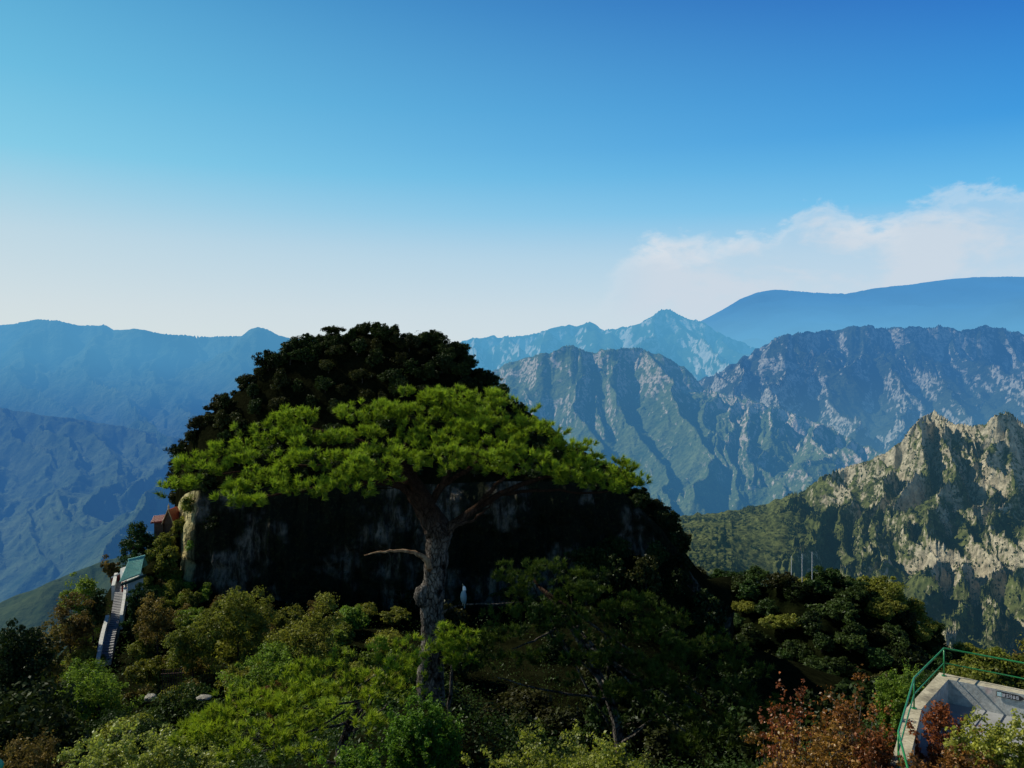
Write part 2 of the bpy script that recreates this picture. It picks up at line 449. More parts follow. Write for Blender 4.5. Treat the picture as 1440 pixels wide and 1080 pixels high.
mountain('far_mountain_right', [(800, 520), (940, 480), (990, 449), (1015, 436), (1040, 421), (1065, 411), (1090, 407), (1130, 410), (1160, 412), (1190, 413), (1215, 408), (1230, 405), (1280, 400), (1330, 393), (1380, 389), (1440, 389), (1600, 400)],
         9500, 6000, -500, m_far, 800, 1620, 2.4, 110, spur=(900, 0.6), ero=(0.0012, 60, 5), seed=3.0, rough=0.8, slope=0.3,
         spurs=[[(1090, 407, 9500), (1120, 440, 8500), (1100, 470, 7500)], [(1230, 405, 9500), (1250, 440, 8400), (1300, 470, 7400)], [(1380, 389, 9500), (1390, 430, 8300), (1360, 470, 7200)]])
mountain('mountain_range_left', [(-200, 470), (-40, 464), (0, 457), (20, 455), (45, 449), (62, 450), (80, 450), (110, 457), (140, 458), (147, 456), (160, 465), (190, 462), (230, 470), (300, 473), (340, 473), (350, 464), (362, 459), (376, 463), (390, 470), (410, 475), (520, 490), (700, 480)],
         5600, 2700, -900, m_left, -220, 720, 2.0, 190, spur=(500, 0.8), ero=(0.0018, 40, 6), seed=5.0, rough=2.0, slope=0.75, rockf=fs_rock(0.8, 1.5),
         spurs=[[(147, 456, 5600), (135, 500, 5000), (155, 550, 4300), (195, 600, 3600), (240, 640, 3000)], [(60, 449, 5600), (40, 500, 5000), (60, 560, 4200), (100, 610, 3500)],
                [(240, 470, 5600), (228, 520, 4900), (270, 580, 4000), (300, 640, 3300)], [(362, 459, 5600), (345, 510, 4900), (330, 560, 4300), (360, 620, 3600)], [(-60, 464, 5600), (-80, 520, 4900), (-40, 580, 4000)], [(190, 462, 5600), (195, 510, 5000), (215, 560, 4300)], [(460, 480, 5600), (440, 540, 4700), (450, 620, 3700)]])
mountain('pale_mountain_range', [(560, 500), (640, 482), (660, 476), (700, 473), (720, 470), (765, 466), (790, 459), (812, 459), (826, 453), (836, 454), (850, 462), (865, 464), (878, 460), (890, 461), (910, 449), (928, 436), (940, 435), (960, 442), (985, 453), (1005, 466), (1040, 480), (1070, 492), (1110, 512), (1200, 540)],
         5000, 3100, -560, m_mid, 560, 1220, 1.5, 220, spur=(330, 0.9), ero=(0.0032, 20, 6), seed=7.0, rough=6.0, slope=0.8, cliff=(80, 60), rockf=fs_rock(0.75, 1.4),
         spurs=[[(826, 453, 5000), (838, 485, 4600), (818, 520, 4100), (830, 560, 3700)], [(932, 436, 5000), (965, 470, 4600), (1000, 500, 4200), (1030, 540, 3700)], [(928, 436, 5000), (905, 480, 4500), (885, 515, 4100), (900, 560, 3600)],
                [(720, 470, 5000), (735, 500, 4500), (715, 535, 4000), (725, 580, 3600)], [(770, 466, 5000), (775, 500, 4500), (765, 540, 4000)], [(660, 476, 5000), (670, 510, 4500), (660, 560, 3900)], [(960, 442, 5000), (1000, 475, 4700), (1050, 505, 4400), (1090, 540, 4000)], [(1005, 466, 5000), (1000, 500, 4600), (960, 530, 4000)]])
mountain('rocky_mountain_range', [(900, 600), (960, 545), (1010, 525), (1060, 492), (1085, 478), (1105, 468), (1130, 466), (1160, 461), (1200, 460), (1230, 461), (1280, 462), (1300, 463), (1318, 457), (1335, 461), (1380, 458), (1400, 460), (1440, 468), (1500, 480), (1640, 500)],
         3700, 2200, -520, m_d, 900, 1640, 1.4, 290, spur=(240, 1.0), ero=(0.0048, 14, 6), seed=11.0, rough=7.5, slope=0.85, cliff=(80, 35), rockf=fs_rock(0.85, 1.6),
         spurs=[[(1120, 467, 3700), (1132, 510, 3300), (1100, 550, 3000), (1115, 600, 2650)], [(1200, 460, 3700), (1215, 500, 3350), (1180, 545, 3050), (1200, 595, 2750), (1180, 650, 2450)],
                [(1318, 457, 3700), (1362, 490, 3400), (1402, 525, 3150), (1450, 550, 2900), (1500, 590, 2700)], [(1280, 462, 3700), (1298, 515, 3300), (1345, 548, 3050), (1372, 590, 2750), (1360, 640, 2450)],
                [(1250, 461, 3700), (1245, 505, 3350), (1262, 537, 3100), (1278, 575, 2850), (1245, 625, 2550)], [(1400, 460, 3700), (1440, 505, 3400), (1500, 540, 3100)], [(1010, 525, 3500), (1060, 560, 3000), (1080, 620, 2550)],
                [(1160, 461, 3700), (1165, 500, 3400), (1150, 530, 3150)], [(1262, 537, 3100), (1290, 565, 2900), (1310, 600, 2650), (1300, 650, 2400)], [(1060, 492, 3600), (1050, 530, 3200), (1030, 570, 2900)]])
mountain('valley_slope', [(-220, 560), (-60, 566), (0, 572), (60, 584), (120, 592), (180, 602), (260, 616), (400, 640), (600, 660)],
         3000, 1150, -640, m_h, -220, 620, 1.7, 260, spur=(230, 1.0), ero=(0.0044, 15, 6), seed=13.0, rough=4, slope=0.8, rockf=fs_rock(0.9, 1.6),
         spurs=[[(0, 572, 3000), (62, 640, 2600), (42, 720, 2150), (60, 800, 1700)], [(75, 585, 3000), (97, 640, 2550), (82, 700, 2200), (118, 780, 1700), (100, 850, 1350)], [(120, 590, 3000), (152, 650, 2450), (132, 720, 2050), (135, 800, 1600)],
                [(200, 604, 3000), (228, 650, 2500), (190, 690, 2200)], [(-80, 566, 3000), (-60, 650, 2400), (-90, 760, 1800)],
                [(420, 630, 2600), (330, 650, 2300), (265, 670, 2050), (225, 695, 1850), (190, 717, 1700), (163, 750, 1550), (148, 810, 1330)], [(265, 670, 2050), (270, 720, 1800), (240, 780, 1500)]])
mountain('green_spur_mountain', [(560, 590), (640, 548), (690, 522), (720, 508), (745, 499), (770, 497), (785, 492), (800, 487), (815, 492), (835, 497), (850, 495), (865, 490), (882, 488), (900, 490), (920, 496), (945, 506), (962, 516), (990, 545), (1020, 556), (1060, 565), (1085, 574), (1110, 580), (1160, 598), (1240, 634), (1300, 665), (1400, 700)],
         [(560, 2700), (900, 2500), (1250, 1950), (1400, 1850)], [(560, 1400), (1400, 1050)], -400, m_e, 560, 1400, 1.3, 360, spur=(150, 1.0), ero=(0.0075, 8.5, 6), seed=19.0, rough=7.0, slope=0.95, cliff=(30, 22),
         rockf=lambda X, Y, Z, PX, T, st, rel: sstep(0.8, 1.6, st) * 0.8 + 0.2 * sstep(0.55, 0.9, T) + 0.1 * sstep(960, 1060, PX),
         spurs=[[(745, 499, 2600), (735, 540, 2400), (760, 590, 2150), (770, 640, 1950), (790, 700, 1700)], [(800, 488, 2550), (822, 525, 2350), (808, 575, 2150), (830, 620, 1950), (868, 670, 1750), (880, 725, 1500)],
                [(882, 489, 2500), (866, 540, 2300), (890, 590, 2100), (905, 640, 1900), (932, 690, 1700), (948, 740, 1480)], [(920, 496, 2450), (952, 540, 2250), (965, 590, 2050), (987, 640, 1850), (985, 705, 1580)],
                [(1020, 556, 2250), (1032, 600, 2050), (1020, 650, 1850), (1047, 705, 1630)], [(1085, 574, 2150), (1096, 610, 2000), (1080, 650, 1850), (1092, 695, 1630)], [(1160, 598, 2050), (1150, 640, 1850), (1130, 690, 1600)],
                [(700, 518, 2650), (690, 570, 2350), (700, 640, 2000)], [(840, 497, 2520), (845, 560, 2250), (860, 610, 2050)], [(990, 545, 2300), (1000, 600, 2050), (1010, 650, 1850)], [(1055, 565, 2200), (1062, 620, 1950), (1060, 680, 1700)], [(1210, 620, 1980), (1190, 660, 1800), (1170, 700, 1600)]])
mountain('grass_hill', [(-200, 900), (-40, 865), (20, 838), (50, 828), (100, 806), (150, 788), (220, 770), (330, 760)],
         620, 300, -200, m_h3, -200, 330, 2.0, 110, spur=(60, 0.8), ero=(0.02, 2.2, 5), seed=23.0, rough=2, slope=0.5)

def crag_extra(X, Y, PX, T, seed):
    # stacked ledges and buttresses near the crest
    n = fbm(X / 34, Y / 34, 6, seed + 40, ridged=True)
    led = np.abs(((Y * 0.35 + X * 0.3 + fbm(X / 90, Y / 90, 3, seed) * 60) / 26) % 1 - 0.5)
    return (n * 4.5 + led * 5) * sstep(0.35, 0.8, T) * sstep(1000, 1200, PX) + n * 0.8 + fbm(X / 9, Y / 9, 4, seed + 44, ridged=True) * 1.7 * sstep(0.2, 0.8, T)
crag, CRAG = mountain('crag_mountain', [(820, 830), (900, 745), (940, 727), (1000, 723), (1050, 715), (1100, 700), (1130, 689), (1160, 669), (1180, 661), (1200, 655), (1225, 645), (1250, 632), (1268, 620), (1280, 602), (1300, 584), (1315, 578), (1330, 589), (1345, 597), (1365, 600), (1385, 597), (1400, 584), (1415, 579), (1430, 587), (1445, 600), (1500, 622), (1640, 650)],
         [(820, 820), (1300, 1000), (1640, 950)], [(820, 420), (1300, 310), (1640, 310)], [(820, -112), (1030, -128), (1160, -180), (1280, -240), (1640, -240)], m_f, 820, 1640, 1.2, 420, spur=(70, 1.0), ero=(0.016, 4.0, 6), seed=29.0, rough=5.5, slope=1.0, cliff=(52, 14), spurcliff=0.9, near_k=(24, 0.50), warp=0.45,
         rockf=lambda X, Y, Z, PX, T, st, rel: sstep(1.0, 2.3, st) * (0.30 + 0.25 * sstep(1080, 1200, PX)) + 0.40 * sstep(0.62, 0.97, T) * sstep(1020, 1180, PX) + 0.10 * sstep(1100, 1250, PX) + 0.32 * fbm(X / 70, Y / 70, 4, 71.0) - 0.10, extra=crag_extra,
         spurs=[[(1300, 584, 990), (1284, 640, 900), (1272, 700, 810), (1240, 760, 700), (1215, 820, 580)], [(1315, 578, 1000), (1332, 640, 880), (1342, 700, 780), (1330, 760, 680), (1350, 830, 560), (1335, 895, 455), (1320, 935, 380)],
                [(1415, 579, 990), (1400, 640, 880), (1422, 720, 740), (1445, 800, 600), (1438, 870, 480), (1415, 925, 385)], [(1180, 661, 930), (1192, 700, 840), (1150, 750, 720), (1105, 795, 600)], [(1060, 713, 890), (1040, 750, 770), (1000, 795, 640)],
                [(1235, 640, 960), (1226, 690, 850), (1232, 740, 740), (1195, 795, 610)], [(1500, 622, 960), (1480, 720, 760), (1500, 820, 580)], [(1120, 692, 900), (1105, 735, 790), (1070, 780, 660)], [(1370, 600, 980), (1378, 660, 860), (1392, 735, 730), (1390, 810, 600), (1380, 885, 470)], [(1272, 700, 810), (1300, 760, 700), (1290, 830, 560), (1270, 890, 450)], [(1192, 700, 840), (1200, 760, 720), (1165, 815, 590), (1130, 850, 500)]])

# the valley floor, one sheet out to the horizon
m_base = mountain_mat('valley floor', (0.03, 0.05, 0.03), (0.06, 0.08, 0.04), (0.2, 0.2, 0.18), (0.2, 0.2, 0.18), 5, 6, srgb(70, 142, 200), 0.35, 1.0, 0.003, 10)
g = [(-60000, -2000, -760), (60000, -2000, -760), (60000, 90000, -760), (-60000, 90000, -760)]
mb = MB(); mb.add(g, [(0, 1, 2, 3)])
tag(mb.build('valley_ground', m_base), kind='structure')
# ================================================================== near ground
rng = np.random.default_rng(7)
rnd = random.Random(11)

def soil_mat(name, a, b, scale=0.6):
    m, nt, out = newmat(name); N = NT(nt)
    P = N.n('ShaderNodeNewGeometry').outputs['Position']
    n = N.noise(P, scale, 6, 0.65); n2 = N.noise(P, scale * 9, 4, 0.6)
    c = N.mix(N.maprange(n, 0.35, 0.65, 0, 1), a + (1,), b + (1,))
    c = N.mix(1.0, c, N.maprange(n2, 0.3, 0.7, 0.5, 1.2), blend='MULTIPLY')
    bp = N.n('ShaderNodeBump'); bp.inputs['Strength'].default_value = 0.7; bp.inputs['Distance'].default_value = 0.25; N.set(bp.inputs['Height'], n2)
    d = N.n('ShaderNodeBsdfDiffuse'); N.set(d.inputs[0], c); N.set(d.inputs['Normal'], bp.outputs[0])
    nt.links.new(d.outputs[0], out.inputs[0])
    return m
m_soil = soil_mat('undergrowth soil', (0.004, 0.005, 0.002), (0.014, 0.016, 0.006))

CTRL = []   # ground control points (x, y, z)
def ctl(px, Y, z): CTRL.append(((px - CX) / FOC * Y, Y, z))
for px in (-400, 100, 720, 1300, 1900): ctl(px, 1.2, -2.2)
for px, Y, z in [(-300, 6, -6), (100, 6, -5.5), (720, 6, -5.0), (1300, 6, -5.5), (1800, 6, -6),
                 (-200, 13, -11), (150, 13, -9.5), (500, 13, -8.2), (720, 13, -8.2), (1000, 13, -8.6), (1262, 13, -7.6), (1440, 14, -7.3), (1700, 14, -7.2), (1284, 15.3, -7.6), (1330, 17.4, -7.9), (1440, 16.6, -7.7),
                 (-200, 22, -15), (100, 24, -14), (350, 20, -11), (605, 22, -9.1), (800, 22, -11), (950, 22, -12), (1150, 20, -11), (1400, 22, -10), (1700, 22, -10),
                 (-200, 40, -21), (50, 40, -20), (250, 42, -21), (500, 42, -20), (800, 42, -22), (1050, 42, -22), (1300, 42, -18), (1550, 42, -17),
                 (-200, 62, -31), (40, 62, -29), (150, 60, -27.5), (260, 64, -28.5), (400, 66, -28.5), (600, 66, -29), (850, 66, -32), (1100, 66, -32), (1350, 62, -27), (1600, 62, -25),
                 (-200, 90, -52), (20, 88, -38), (90, 88, -34), (150, 86, -32.0), (230, 88, -32), (350, 88, -31.5), (500, 88, -32), (700, 88, -34), (900, 92, -36), (1050, 95, -41), (1300, 95, -42), (1600, 95, -38),
                 (-200, 115, -66), (40, 108, -44), (110, 106, -35), (168, 108, -30.5), (215, 108, -30), (262, 108, -31), (400, 108, -31.5), (600, 106, -33), (800, 106, -30), (880, 110, -25.5), (940, 113, -27.5), (985, 116, -33), (1050, 122, -44), (1300, 125, -53), (1600, 125, -48),
                 (-200, 150, -90), (60, 135, -60), (140, 126, -38), (190, 124, -29), (225, 124, -26.5), (300, 150, -40), (600, 160, -45), (900, 160, -50), (1060, 150, -52), (1300, 150, -62), (1600, 150, -60)]:
    ctl(px, Y, z)
_C = np.array(CTRL)
def _uv(x, y):
    y = np.maximum(y, 1.0)
    return np.stack([x / y * FOC / 380.0, np.log(y) * 1.9], -1)
_U = _uv(_C[:, 0], _C[:, 1])
_A = np.sqrt(((_U[:, None] - _U[None]) ** 2).sum(-1) + 0.01)
_W = np.linalg.solve(np.block([[_A + np.eye(len(_U)) * -0.02, np.ones((len(_U), 1)), _U], [np.ones((1, len(_U))), np.zeros((1, 3))], [_U.T, np.zeros((2, 3))]]),
                     np.concatenate([_C[:, 2], np.zeros(3)]))
def ground_z(x, y):
    x = np.asarray(x, float); y = np.asarray(y, float); sh = x.shape
    u = _uv(x.ravel(), y.ravel())
    r = np.full(len(u), _W[len(_U)]) + u @ _W[len(_U) + 1:]
    for q, w in zip(_U, _W):
        r += w * np.sqrt(((u - q) ** 2).sum(-1) + 0.01)
    return r.reshape(sh)
def gz(x, y): return float(ground_z(np.array([x]), np.array([y]))[0])

pxs = np.linspace(-500, 1950, 330); ys = 1.0 + 175 * np.linspace(0, 1, 170) ** 1.7
YY, PP = np.meshgrid(ys, pxs, indexing='ij'); XX = (PP - CX) / FOC * YY
ZZ = ground_z(XX, YY) + fbm(XX / 3, YY / 3, 4, 3.0) * 0.25 * np.clip(YY / 20, 0.2, 2) - 5.0 * sstep(150, 176, YY)
idx = np.arange(XX.size).reshape(XX.shape)
F = np.stack([idx[:-1, :-1], idx[:-1, 1:], idx[1:, 1:], idx[1:, :-1]], -1).reshape(-1, 4)
tag(link('ground', np_mesh('ground', np.stack([XX, YY, ZZ], -1).reshape(-1, 3), F, m_soil, smooth=True)), kind='structure')

# ================================================================== knoll: wooded dome on a cliff
CLIFF = [(244, 738, 140), (250, 714, 128), (257, 702, 120), (267, 696, 114), (280, 694, 111.5), (320, 692, 111), (420, 690, 110.5), (520, 688, 110), (600, 686, 110), (700, 682, 110), (800, 682, 111), (870, 692, 114), (930, 748, 118), (985, 830, 124), (1030, 940, 134)]
DOME = [(244, 738), (247, 700), (250, 658), (262, 628), (290, 588), (330, 557), (370, 524), (400, 502), (430, 492), (465, 480), (490, 475), (510, 468), (540, 470), (570, 476), (600, 482), (640, 499), (670, 523), (690, 544), (720, 572), (760, 606), (800, 642), (850, 682), (900, 726), (940, 760), (975, 812), (1000, 850), (1030, 945)]
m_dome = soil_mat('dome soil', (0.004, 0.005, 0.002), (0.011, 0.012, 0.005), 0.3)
dpx = np.arange(244, 1031, 4.0)
yf = interp([(a, c) for a, b, c in CLIFF], dpx); pf = interp([(a, b) for a, b, c in CLIFF], dpx)
zf_ = (HY - pf) / FOC * yf
ycr = yf + 5 + 13 * np.clip(np.sin(np.clip((dpx - 244) / 778, 0, 1) * PI), 0, 1) ** 0.6
zcr = (HY - interp(DOME, dpx)) / FOC * ycr
zcr = np.maximum(zcr, zf_ - 0.2)
tr = np.concatenate([np.linspace(0, 1, 40), 1 + np.linspace(0, 1, 21)[1:]])
TT, DP = np.meshgrid(tr, dpx, indexing='ij')
def dome_point(px, t):
    a = np.interp(px, dpx, yf); b = np.interp(px, dpx, ycr); z0 = np.interp(px, dpx, zf_); z1 = np.interp(px, dpx, zcr)
    Y = np.where(t <= 1, a + (b - a) * t, b + (t - 1) * 42)
    tc = np.clip(t, 0, 1)
    Z = np.where(t <= 1, z0 + (z1 - z0) * (1 - (1 - tc) ** 1.35), z1 - (t - 1) ** 1.3 * (z1 + 46))
    return (px - CX) / FOC * Y, Y, Z
DX, DY, DZ = dome_point(DP, TT)
DZ = DZ + fbm(DX / 5, DY / 5, 4, 8.0) * 0.5 * np.clip(TT * 4, 0, 1)
idx = np.arange(DX.size).reshape(DX.shape)
F = np.stack([idx[:-1, :-1], idx[:-1, 1:], idx[1:, 1:], idx[1:, :-1]], -1).reshape(-1, 4)
tag(link('hill', np_mesh('hill', np.stack([DX, DY, DZ], -1).reshape(-1, 3), F, m_dome, smooth=True)), kind='structure')

# cliff face
m, nt, out = newmat('cliff rock'); N = NT(nt)
P = N.n('ShaderNodeNewGeometry').outputs['Position']
mp = N.n('ShaderNodeMapping'); N.set(mp.inputs[0], P); mp.inputs['Scale'].default_value = (1, 1, 0.22)
st = N.noise(mp.outputs[0], 0.9, 7, 0.68, 0.3); big = N.noise(P, 0.13, 4, 0.6); fine = N.noise(P, 2.2, 5, 0.7)
c = N.mix(N.maprange(st, 0.40, 0.62, 0, 1, True), (0.025, 0.023, 0.018, 1), (0.15, 0.135, 0.11, 1))
c = N.mix(N.maprange(big, 0.375, 0.505, 0, 1, True), c, (0.012, 0.014, 0.009, 1))
c = N.mix(N.maprange(fine, 0.52, 0.66, 0, 0.8, True), c, (0.03, 0.035, 0.014, 1))
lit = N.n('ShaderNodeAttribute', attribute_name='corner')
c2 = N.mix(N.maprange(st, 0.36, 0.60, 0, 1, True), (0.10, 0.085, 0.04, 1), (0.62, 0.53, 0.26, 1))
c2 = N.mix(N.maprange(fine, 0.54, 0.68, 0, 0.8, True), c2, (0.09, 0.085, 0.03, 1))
c = N.mix(lit.outputs['Fac'], c, c2)  # sun and shade painted into the rock: corner pale yellow, face near black
bp = N.n('ShaderNodeBump'); bp.inputs['Strength'].default_value = 0.9; bp.inputs['Distance'].default_value = 0.5; N.set(bp.inputs['Height'], N.math('ADD', st, fine))
d = N.n('ShaderNodeBsdfDiffuse'); N.set(d.inputs[0], c); N.set(d.inputs['Normal'], bp.outputs[0]); nt.links.new(d.outputs[0], out.inputs[0])
m_cliff = m
cp = np.arange(244, 1031, 1.6)
cy_ = interp([(a, c) for a, b, c in CLIFF], cp); cx_ = (cp - CX) / FOC * cy_
ct = np.interp(cp, dpx, zf_) + 0.5
s_ = np.concatenate([[0], np.cumsum(np.hypot(np.diff(cx_), np.diff(cy_)))])
tx = np.gradient(cx_); ty = np.gradient(cy_); ll = np.hypot(tx, ty); nx_, ny_ = ty / ll, -tx / ll
k = 7
for _ in range(3):
    nx_ = (nx_ + np.roll(nx_, k) + np.roll(nx_, -k)) / 3; ny_ = (ny_ + np.roll(ny_, k) + np.roll(ny_, -k)) / 3
v = np.linspace(0, 1, 110)
VV, SS = np.meshgrid(v, s_, indexing='ij')
zb = -40.0
ZC = zb + (ct[None, :] - zb) * VV
disp = fbm(SS / 2.6, ZC / 14, 5, 31, ridged=True) * 1.1 + fbm(SS / 9, ZC / 9, 4, 32) * 1.6 + fbm(SS / 1.2, ZC / 1.6, 4, 33) * 0.35 + fbm(SS / 0.9, ZC / 2.2, 4, 36) * 0.9 * sstep(300, 262, cp)[None, :] + np.abs((ZC / 5.2 + fbm(SS / 6, ZC / 6, 3, 34) * 1.3) % 1 - 0.5) * 0.9
disp = disp * (0.45 + 0.55 * sstep(255, 300, cp))[None, :] * sstep(1.02, 0.9, VV) + (1 - VV) * 1.0
XC = cx_[None, :] + nx_[None, :] * disp; YC_ = cy_[None, :] + ny_[None, :] * disp
idx = np.arange(XC.size).reshape(XC.shape)
F = np.stack([idx[:-1, :-1], idx[:-1, 1:], idx[1:, 1:], idx[1:, :-1]], -1).reshape(-1, 4)
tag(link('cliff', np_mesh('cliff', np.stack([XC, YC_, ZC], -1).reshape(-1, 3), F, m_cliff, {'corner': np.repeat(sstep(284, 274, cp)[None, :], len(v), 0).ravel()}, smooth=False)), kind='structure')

# wooded ridge right of the knoll
m_ridge = soil_mat('ridge soil', (0.003, 0.005, 0.002), (0.010, 0.013, 0.004), 0.2)
GR = [(900, 880), (950, 838), (985, 818), (1010, 818), (1060, 826), (1100, 822), (1140, 816), (1170, 818), (1200, 826), (1240, 842), (1280, 868), (1310, 892), (1350, 925), (1400, 955), (1500, 1010)]
ridge, RG = mountain('wooded_ridge', GR, 232, 125, -105, m_ridge, 880, 1500, 3.0, 70, spur=(30, 0.5), ero=(0.04, 1.2, 4), seed=37.0, rough=1.0, slope=0.45, crest_wob=0.03)

# ================================================================== foliage
def leaf_mat(name, dark, light, trans=0.35, hue=0.02, val=0.3, gloss=0.012):
    m, nt, out = newmat(name); N = NT(nt)
    a = N.n('ShaderNodeAttribute', attribute_name='tint'); oi = N.n('ShaderNodeObjectInfo')
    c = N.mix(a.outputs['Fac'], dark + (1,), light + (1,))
    h = N.n('ShaderNodeHueSaturation')
    N.set(h.inputs['Hue'], N.maprange(oi.outputs['Random'], 0, 1, 0.5 - hue, 0.5 + hue))
    r2 = N.math('FRACT', N.math('MULTIPLY', oi.outputs['Random'], 17.3))
    N.set(h.inputs['Value'], N.maprange(r2, 0, 1, 1 - val, 1 + val)); N.set(h.inputs['Color'], c)
    d = N.n('ShaderNodeBsdfDiffuse'); N.set(d.inputs[0], h.outputs[0])
    t = N.n('ShaderNodeBsdfTranslucent'); N.set(t.inputs[0], N.mix(1.0, h.outputs[0], (1.1, 1.15, 0.6, 1), blend='MULTIPLY'))
    x = N.n('ShaderNodeMixShader'); x.inputs[0].default_value = trans; N.set(x.inputs[1], d.outputs[0]); N.set(x.inputs[2], t.outputs[0])
    g = N.n('ShaderNodeBsdfGlossy'); g.inputs['Roughness'].default_value = 0.45; g.inputs['Color'].default_value = (0.8, 0.85, 0.8, 1)
    y = N.n('ShaderNodeMixShader'); y.inputs[0].default_value = gloss; N.set(y.inputs[1], x.outputs[0]); N.set(y.inputs[2], g.outputs[0])
    nt.links.new(y.outputs[0], out.inputs[0])
    return m

def bark_mat(name, a, b, scale=6.0, plates=0.0, upper=None):
    m, nt, out = newmat(name); N = NT(nt)
    P = N.n('ShaderNodeTexCoord').outputs['Object']
    mp = N.n('ShaderNodeMapping'); N.set(mp.inputs[0], P); mp.inputs['Scale'].default_value = (1, 1, 0.45)
    n = N.noise(mp.outputs[0], scale, 7, 0.68, 0.6)
    c = N.mix(N.maprange(n, 0.38, 0.62, 0, 1), a + (1,), b + (1,))
    hgt = n
    if plates:
        v = N.n('ShaderNodeTexVoronoi', feature='DISTANCE_TO_EDGE'); N.set(v.inputs['Vector'], N.mix(0.12, mp.outputs[0], N.n('ShaderNodeTexNoise', i_Scale=6.0, i_Detail=4.0).outputs['Color'], blend='LINEAR_LIGHT')); v.inputs['Scale'].default_value = plates
        e = N.maprange(v.outputs['Distance'], 0.0, 0.12, 0, 1, True)
        c = N.mix(1.0, c, N.maprange(e, 0, 1, 0.5, 1.0), blend='MULTIPLY'); hgt = N.math('ADD', n, e)
    if upper:   # reddish bark toward the crown, darkened further as painted crown shade
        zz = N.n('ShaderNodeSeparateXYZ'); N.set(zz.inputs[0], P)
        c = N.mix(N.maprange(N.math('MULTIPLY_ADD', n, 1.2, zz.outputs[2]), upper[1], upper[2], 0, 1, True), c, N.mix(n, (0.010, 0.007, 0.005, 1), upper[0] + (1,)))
    bp = N.n('ShaderNodeBump'); bp.inputs['Strength'].default_value = 1.0; bp.inputs['Distance'].default_value = 0.05; N.set(bp.inputs['Height'], hgt)
    d = N.n('ShaderNodeBsdfDiffuse'); N.set(d.inputs[0], c); N.set(d.inputs['Normal'], bp.outputs[0]); nt.links.new(d.outputs[0], out.inputs[0])
    return m
m_bark = bark_mat('bark dark', (0.018, 0.015, 0.012), (0.06, 0.05, 0.04))
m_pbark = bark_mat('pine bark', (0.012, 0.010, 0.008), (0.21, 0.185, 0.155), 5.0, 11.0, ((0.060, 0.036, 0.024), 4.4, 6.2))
m_dead = bark_mat('bare orange wood', (0.10, 0.05, 0.025), (0.36, 0.25, 0.15), 8.0)
m_twig = bark_mat('pale twig', (0.12, 0.10, 0.08), (0.30, 0.27, 0.23), 20)

L = {}
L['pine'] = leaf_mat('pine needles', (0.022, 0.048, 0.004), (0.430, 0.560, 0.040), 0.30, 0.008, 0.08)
L['pine_shaded'] = leaf_mat('pine needles shaded', (0.008, 0.020, 0.004), (0.085, 0.130, 0.016), 0.22, 0.01, 0.1)  # darker copy of the pine needles, shade put into the colour
L['dark'] = leaf_mat('leaves dark', (0.008, 0.014, 0.004), (0.034, 0.052, 0.010), 0.2, 0.02, 0.35)  # low albedo puts the shade of knoll and hollow into these dark leaf colours
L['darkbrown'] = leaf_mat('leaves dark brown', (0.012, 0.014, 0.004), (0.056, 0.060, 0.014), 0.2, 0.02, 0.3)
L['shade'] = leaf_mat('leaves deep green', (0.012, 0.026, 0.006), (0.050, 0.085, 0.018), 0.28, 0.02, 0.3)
L['olive'] = leaf_mat('leaves olive', (0.058, 0.070, 0.010), (0.290, 0.300, 0.050), 0.40, 0.014, 0.22)
L['green'] = leaf_mat('leaves green', (0.046, 0.080, 0.008), (0.230, 0.330, 0.046), 0.42, 0.016, 0.22)
L['brown'] = leaf_mat('leaves autumn brown', (0.050, 0.040, 0.010), (0.240, 0.175, 0.045), 0.3, 0.015, 0.25)
L['orange'] = leaf_mat('leaves orange', (0.06, 0.03, 0.008), (0.16, 0.085, 0.022), 0.3, 0.02, 0.2)
L['light'] = leaf_mat('leaves light green', (0.085, 0.120, 0.018), (0.40, 0.46, 0.10), 0.42, 0.012, 0.15, 0.03)
L['yellow'] = leaf_mat('leaves yellow green', (0.080, 0.100, 0.012), (0.42, 0.43, 0.06), 0.42, 0.012, 0.15, 0.025)
L['fern'] = leaf_mat('leaves fresh green', (0.026, 0.060, 0.006), (0.18, 0.31, 0.03), 0.42, 0.01, 0.1)
L['red'] = leaf_mat('leaves russet red', (0.050, 0.018, 0.006), (0.360, 0.120, 0.030), 0.35, 0.015, 0.15, 0.025)
L['russet'] = leaf_mat('leaves russet orange', (0.060, 0.030, 0.008), (0.390, 0.165, 0.035), 0.35, 0.02, 0.15, 0.025)

def unit(n, g):
    v = g.normal(size=(n, 3)); return v / (np.linalg.norm(v, axis=1, keepdims=True) + 1e-9)

def leaves_on(centers, radii, n_each, size, g, up=0.35, flat=0.75, tintc=None, aspect=0.6):
    """rhombic leaves scattered in clumps; returns V, F, tint"""
    nc = len(centers); N_ = nc * n_each
    ci = np.repeat(np.arange(nc), n_each)
    d = unit(N_, g); r = g.random(N_) ** 0.4
    rr = np.asarray(radii)[ci][:, None]
    off = d * r[:, None] * rr; off[:, 2] *= flat
    p = centers[ci] + off
    nrm = d + unit(N_, g) * 0.9 + np.array([0, 0, up]); nrm /= np.linalg.norm(nrm, axis=1, keepdims=True)
    a = np.cross(nrm, unit(N_, g)); a /= (np.linalg.norm(a, axis=1, keepdims=True) + 1e-9)
    b = np.cross(nrm, a)
    s = size * (0.6 + 0.8 * g.random(N_))[:, None]
    V = np.stack([p - a * s, p + b * s * aspect - a * s * 0.1, p + a * s, p - b * s * aspect - a * s * 0.1], 1).reshape(-1, 3)
    F = np.arange(N_ * 4).reshape(-1, 4)
    tc = g.random(nc) if tintc is None else tintc
    tint = np.clip(0.55 * tc[ci] + 0.45 * g.random(N_) * (0.6 + 0.6 * r), 0, 1)
    return V, F, np.repeat(tint, 4)

